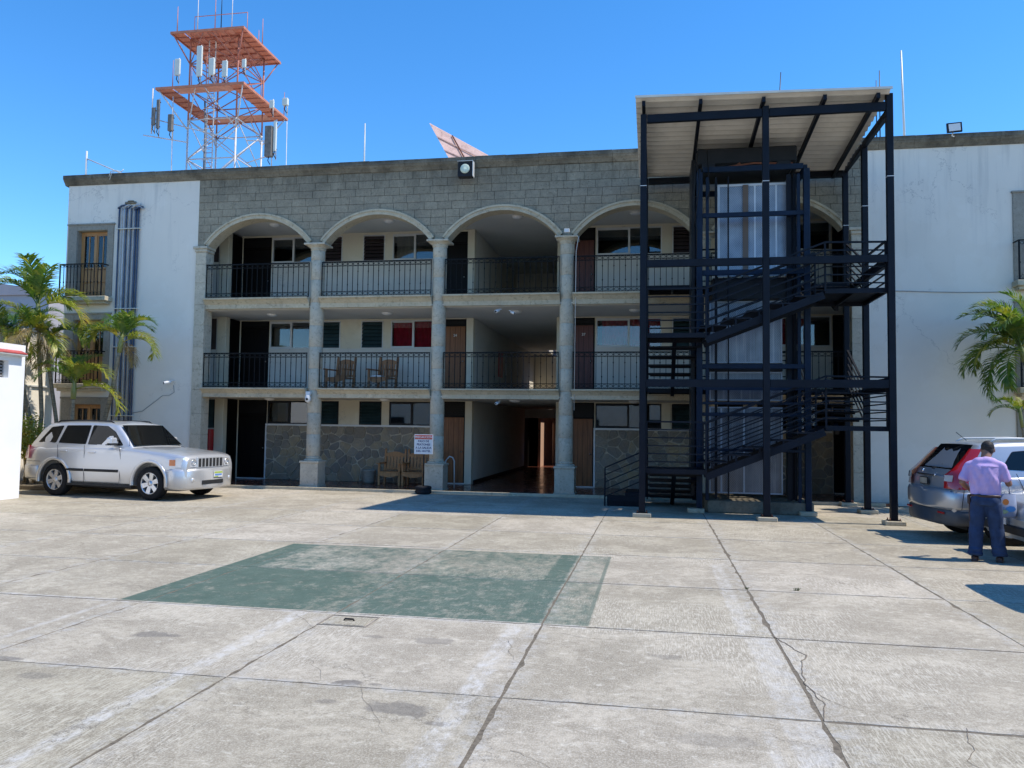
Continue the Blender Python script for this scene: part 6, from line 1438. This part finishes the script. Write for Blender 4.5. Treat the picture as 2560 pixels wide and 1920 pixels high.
sh_.tube([V(0, -.01, .90), V(0, -.01, .96), V(0, .0, 1.08), V(0, .01, 1.22), V(0, .02, 1.33), V(0, .04, 1.40)], [.136, .138, .146, .160, .150, .08], 20, flat=(1.24, .80))
sh_.tube([V(-.175, .02, 1.345), V(-.09, .022, 1.385), V(0, .025, 1.395), V(.09, .027, 1.385), V(.175, .03, 1.345)], [.055, .075, .085, .075, .055], 14)
for s, el in ((shL, elL), (shR, elR)): sh_.tube([V(s.x*.72, s.y, s.z+.012), V(s.x*.97, s.y, s.z-.012), s.lerp(el, .4), s.lerp(el, .78), s.lerp(el, .86)], [.062, .064, .061, .064, .050], 14)
sh_.tube([V(0, .045, 1.395), V(0, .075, 1.445)], [.074, .068], 14)
def wrk(c):
    v = noise.noise(V(c.x*14+c.z*4, c.y*6, c.z*4))*.014+noise.noise(V(c.x*26-c.z*9, c.y*10, c.z*9))*.006
    return v*(1.6 if c.z < 1.33 else .5)
part('shirt', remesh(sh_, .011, C_SHIRT, 14, 'shirt', wrk), C_SHIRT, mn)
part('collar', MB().tube([V(.075*math.sin(a)*1.05, .065+.072*math.cos(a), 1.445+.012*math.cos(a)) for a in [i*math.pi/8 for i in range(17)]], .014, 8), C_SHIRT, mn)
tr = MB(); tr.tube([V(0, -.01, .93), V(0, -.01, .86), V(0, -.01, .79)], [.140, .152, .14], 20, flat=(1.2, .85))
E_(tr, (-.075, -.055, .86), (.09, .085, .10)); E_(tr, (.075, -.055, .86), (.09, .085, .10))
fL, fR = V(-.135, -.05, .06), V(.15, .03, .06)
for s, f in ((-1, fL), (1, fR)):
    h0 = V(s*.088, -.01, .82); k0 = V(s*.115, .03+f.y*.4, .47)
    tr.tube([h0, h0.lerp(k0, .5), k0, k0.lerp(f, .5), f+V(0, 0, .02)], [.102, .098, .086, .086, .092], 14)
def wrj(c): return (noise.noise(V(c.x*9, c.y*9, c.z*6))*.010+(noise.noise(V(c.x*6, c.y*6, c.z*22))*.014 if c.z < .22 else 0))
part('trousers', remesh(tr, .011, C_JEAN, 4, 'trousers', wrj), C_JEAN, mn)
part('belt', MB().tube([V(.150*1.2*math.sin(a), -.01+.126*math.cos(a), .925) for a in [i*math.pi/12 for i in range(25)]], .019, 6, flat=(.3, 1)), C_SHOE, mn)
for f, a in ((fL, .25), (fR, -.25)):
    s1 = MB(); s1.tube([f+V(0, -.07, -.02), f+V(0, -.03, -.01), f+V(.0, .06, -.015), f+V(.0, .15, -.03), f+V(0, .19, -.035)], [.03, .045, .045, .038, .02], 12, flat=(1, .9)).bev(f.x-.042, f.x+.042, f.y-.09, f.y+.19, 0, .025, .01)
    part('shoe', remesh(s1, .008, C_SHOE, 2, 'shoe'), C_SHOE, mn)
part('phone_pouch', MB().bev(-.215, -.175, -.05, .02, .80, .93, .01).bev(-.20, -.18, -.03, .0, .55, .80, .006), C_SHOE, mn)
# tote bag hanging from his right hand
bg_ = thing('tote_bag', 'pale blue tote bag with orange sun and blue wave print held by the man', 'bag', (5.02, 12.45, .45))
C_BAG = paint('pale_blue_bag_cloth', (.36, .42, .56), .85, .06, 6)
b0 = Vector((5.02, 12.78, .62)); ax = Vector((math.cos(.15), math.sin(.15), 0)); ay = Vector((-ax.y, ax.x, 0))
bp = MB(); vs = []; 
for z, w_, d_ in ((0, .16, .05), (.03, .175, .07), (.2, .18, .06), (.34, .17, .035)):
    for i in range(16):
        a = 2*math.pi*i/16; p = b0+ax*w_*math.copysign(abs(math.cos(a))**.5, math.cos(a))+ay*d_*math.sin(a)+Vector((0, 0, z)); vs.append(p)
bp.add(vs, [(j*16+i, j*16+(i+1) % 16, (j+1)*16+(i+1) % 16, (j+1)*16+i) for j in range(3) for i in range(16)]+[tuple(range(15, -1, -1))], True)
part('bag_body', bp, C_BAG, bg_)
def onbag(u, v, r_, mt, nm, sq=(1, 1), n=16, off=.072): 
    c = b0+ax*u+Vector((0, 0, v))-ay*off; part(nm, MB().add([c+ax*r_*sq[0]*math.cos(2*math.pi*i/n)+Vector((0, 0, r_*sq[1]*math.sin(2*math.pi*i/n))) for i in range(n)], [tuple(range(n))]), mt, bg_)
onbag(-.01, .23, .045, paint('print_orange', (.60, .20, .04), .7), 'print'); onbag(.06, .13, .075, paint('print_blue', (.06, .25, .60), .7), 'print', (1, .6), 7); onbag(-.05, .09, .06, paint('print_green', (.25, .38, .25), .7), 'print', (1.2, .5), 9, .075)
for s in (-.09, .09): part('strap', MB().tube([b0+ax*s+ay*(.0)+Vector((0, 0, .33)), b0+ax*s*.9+Vector((0, 0, .44)), b0+ax*s*.3+Vector((0, 0, .50))], .010, 6), C_BAG, bg_)
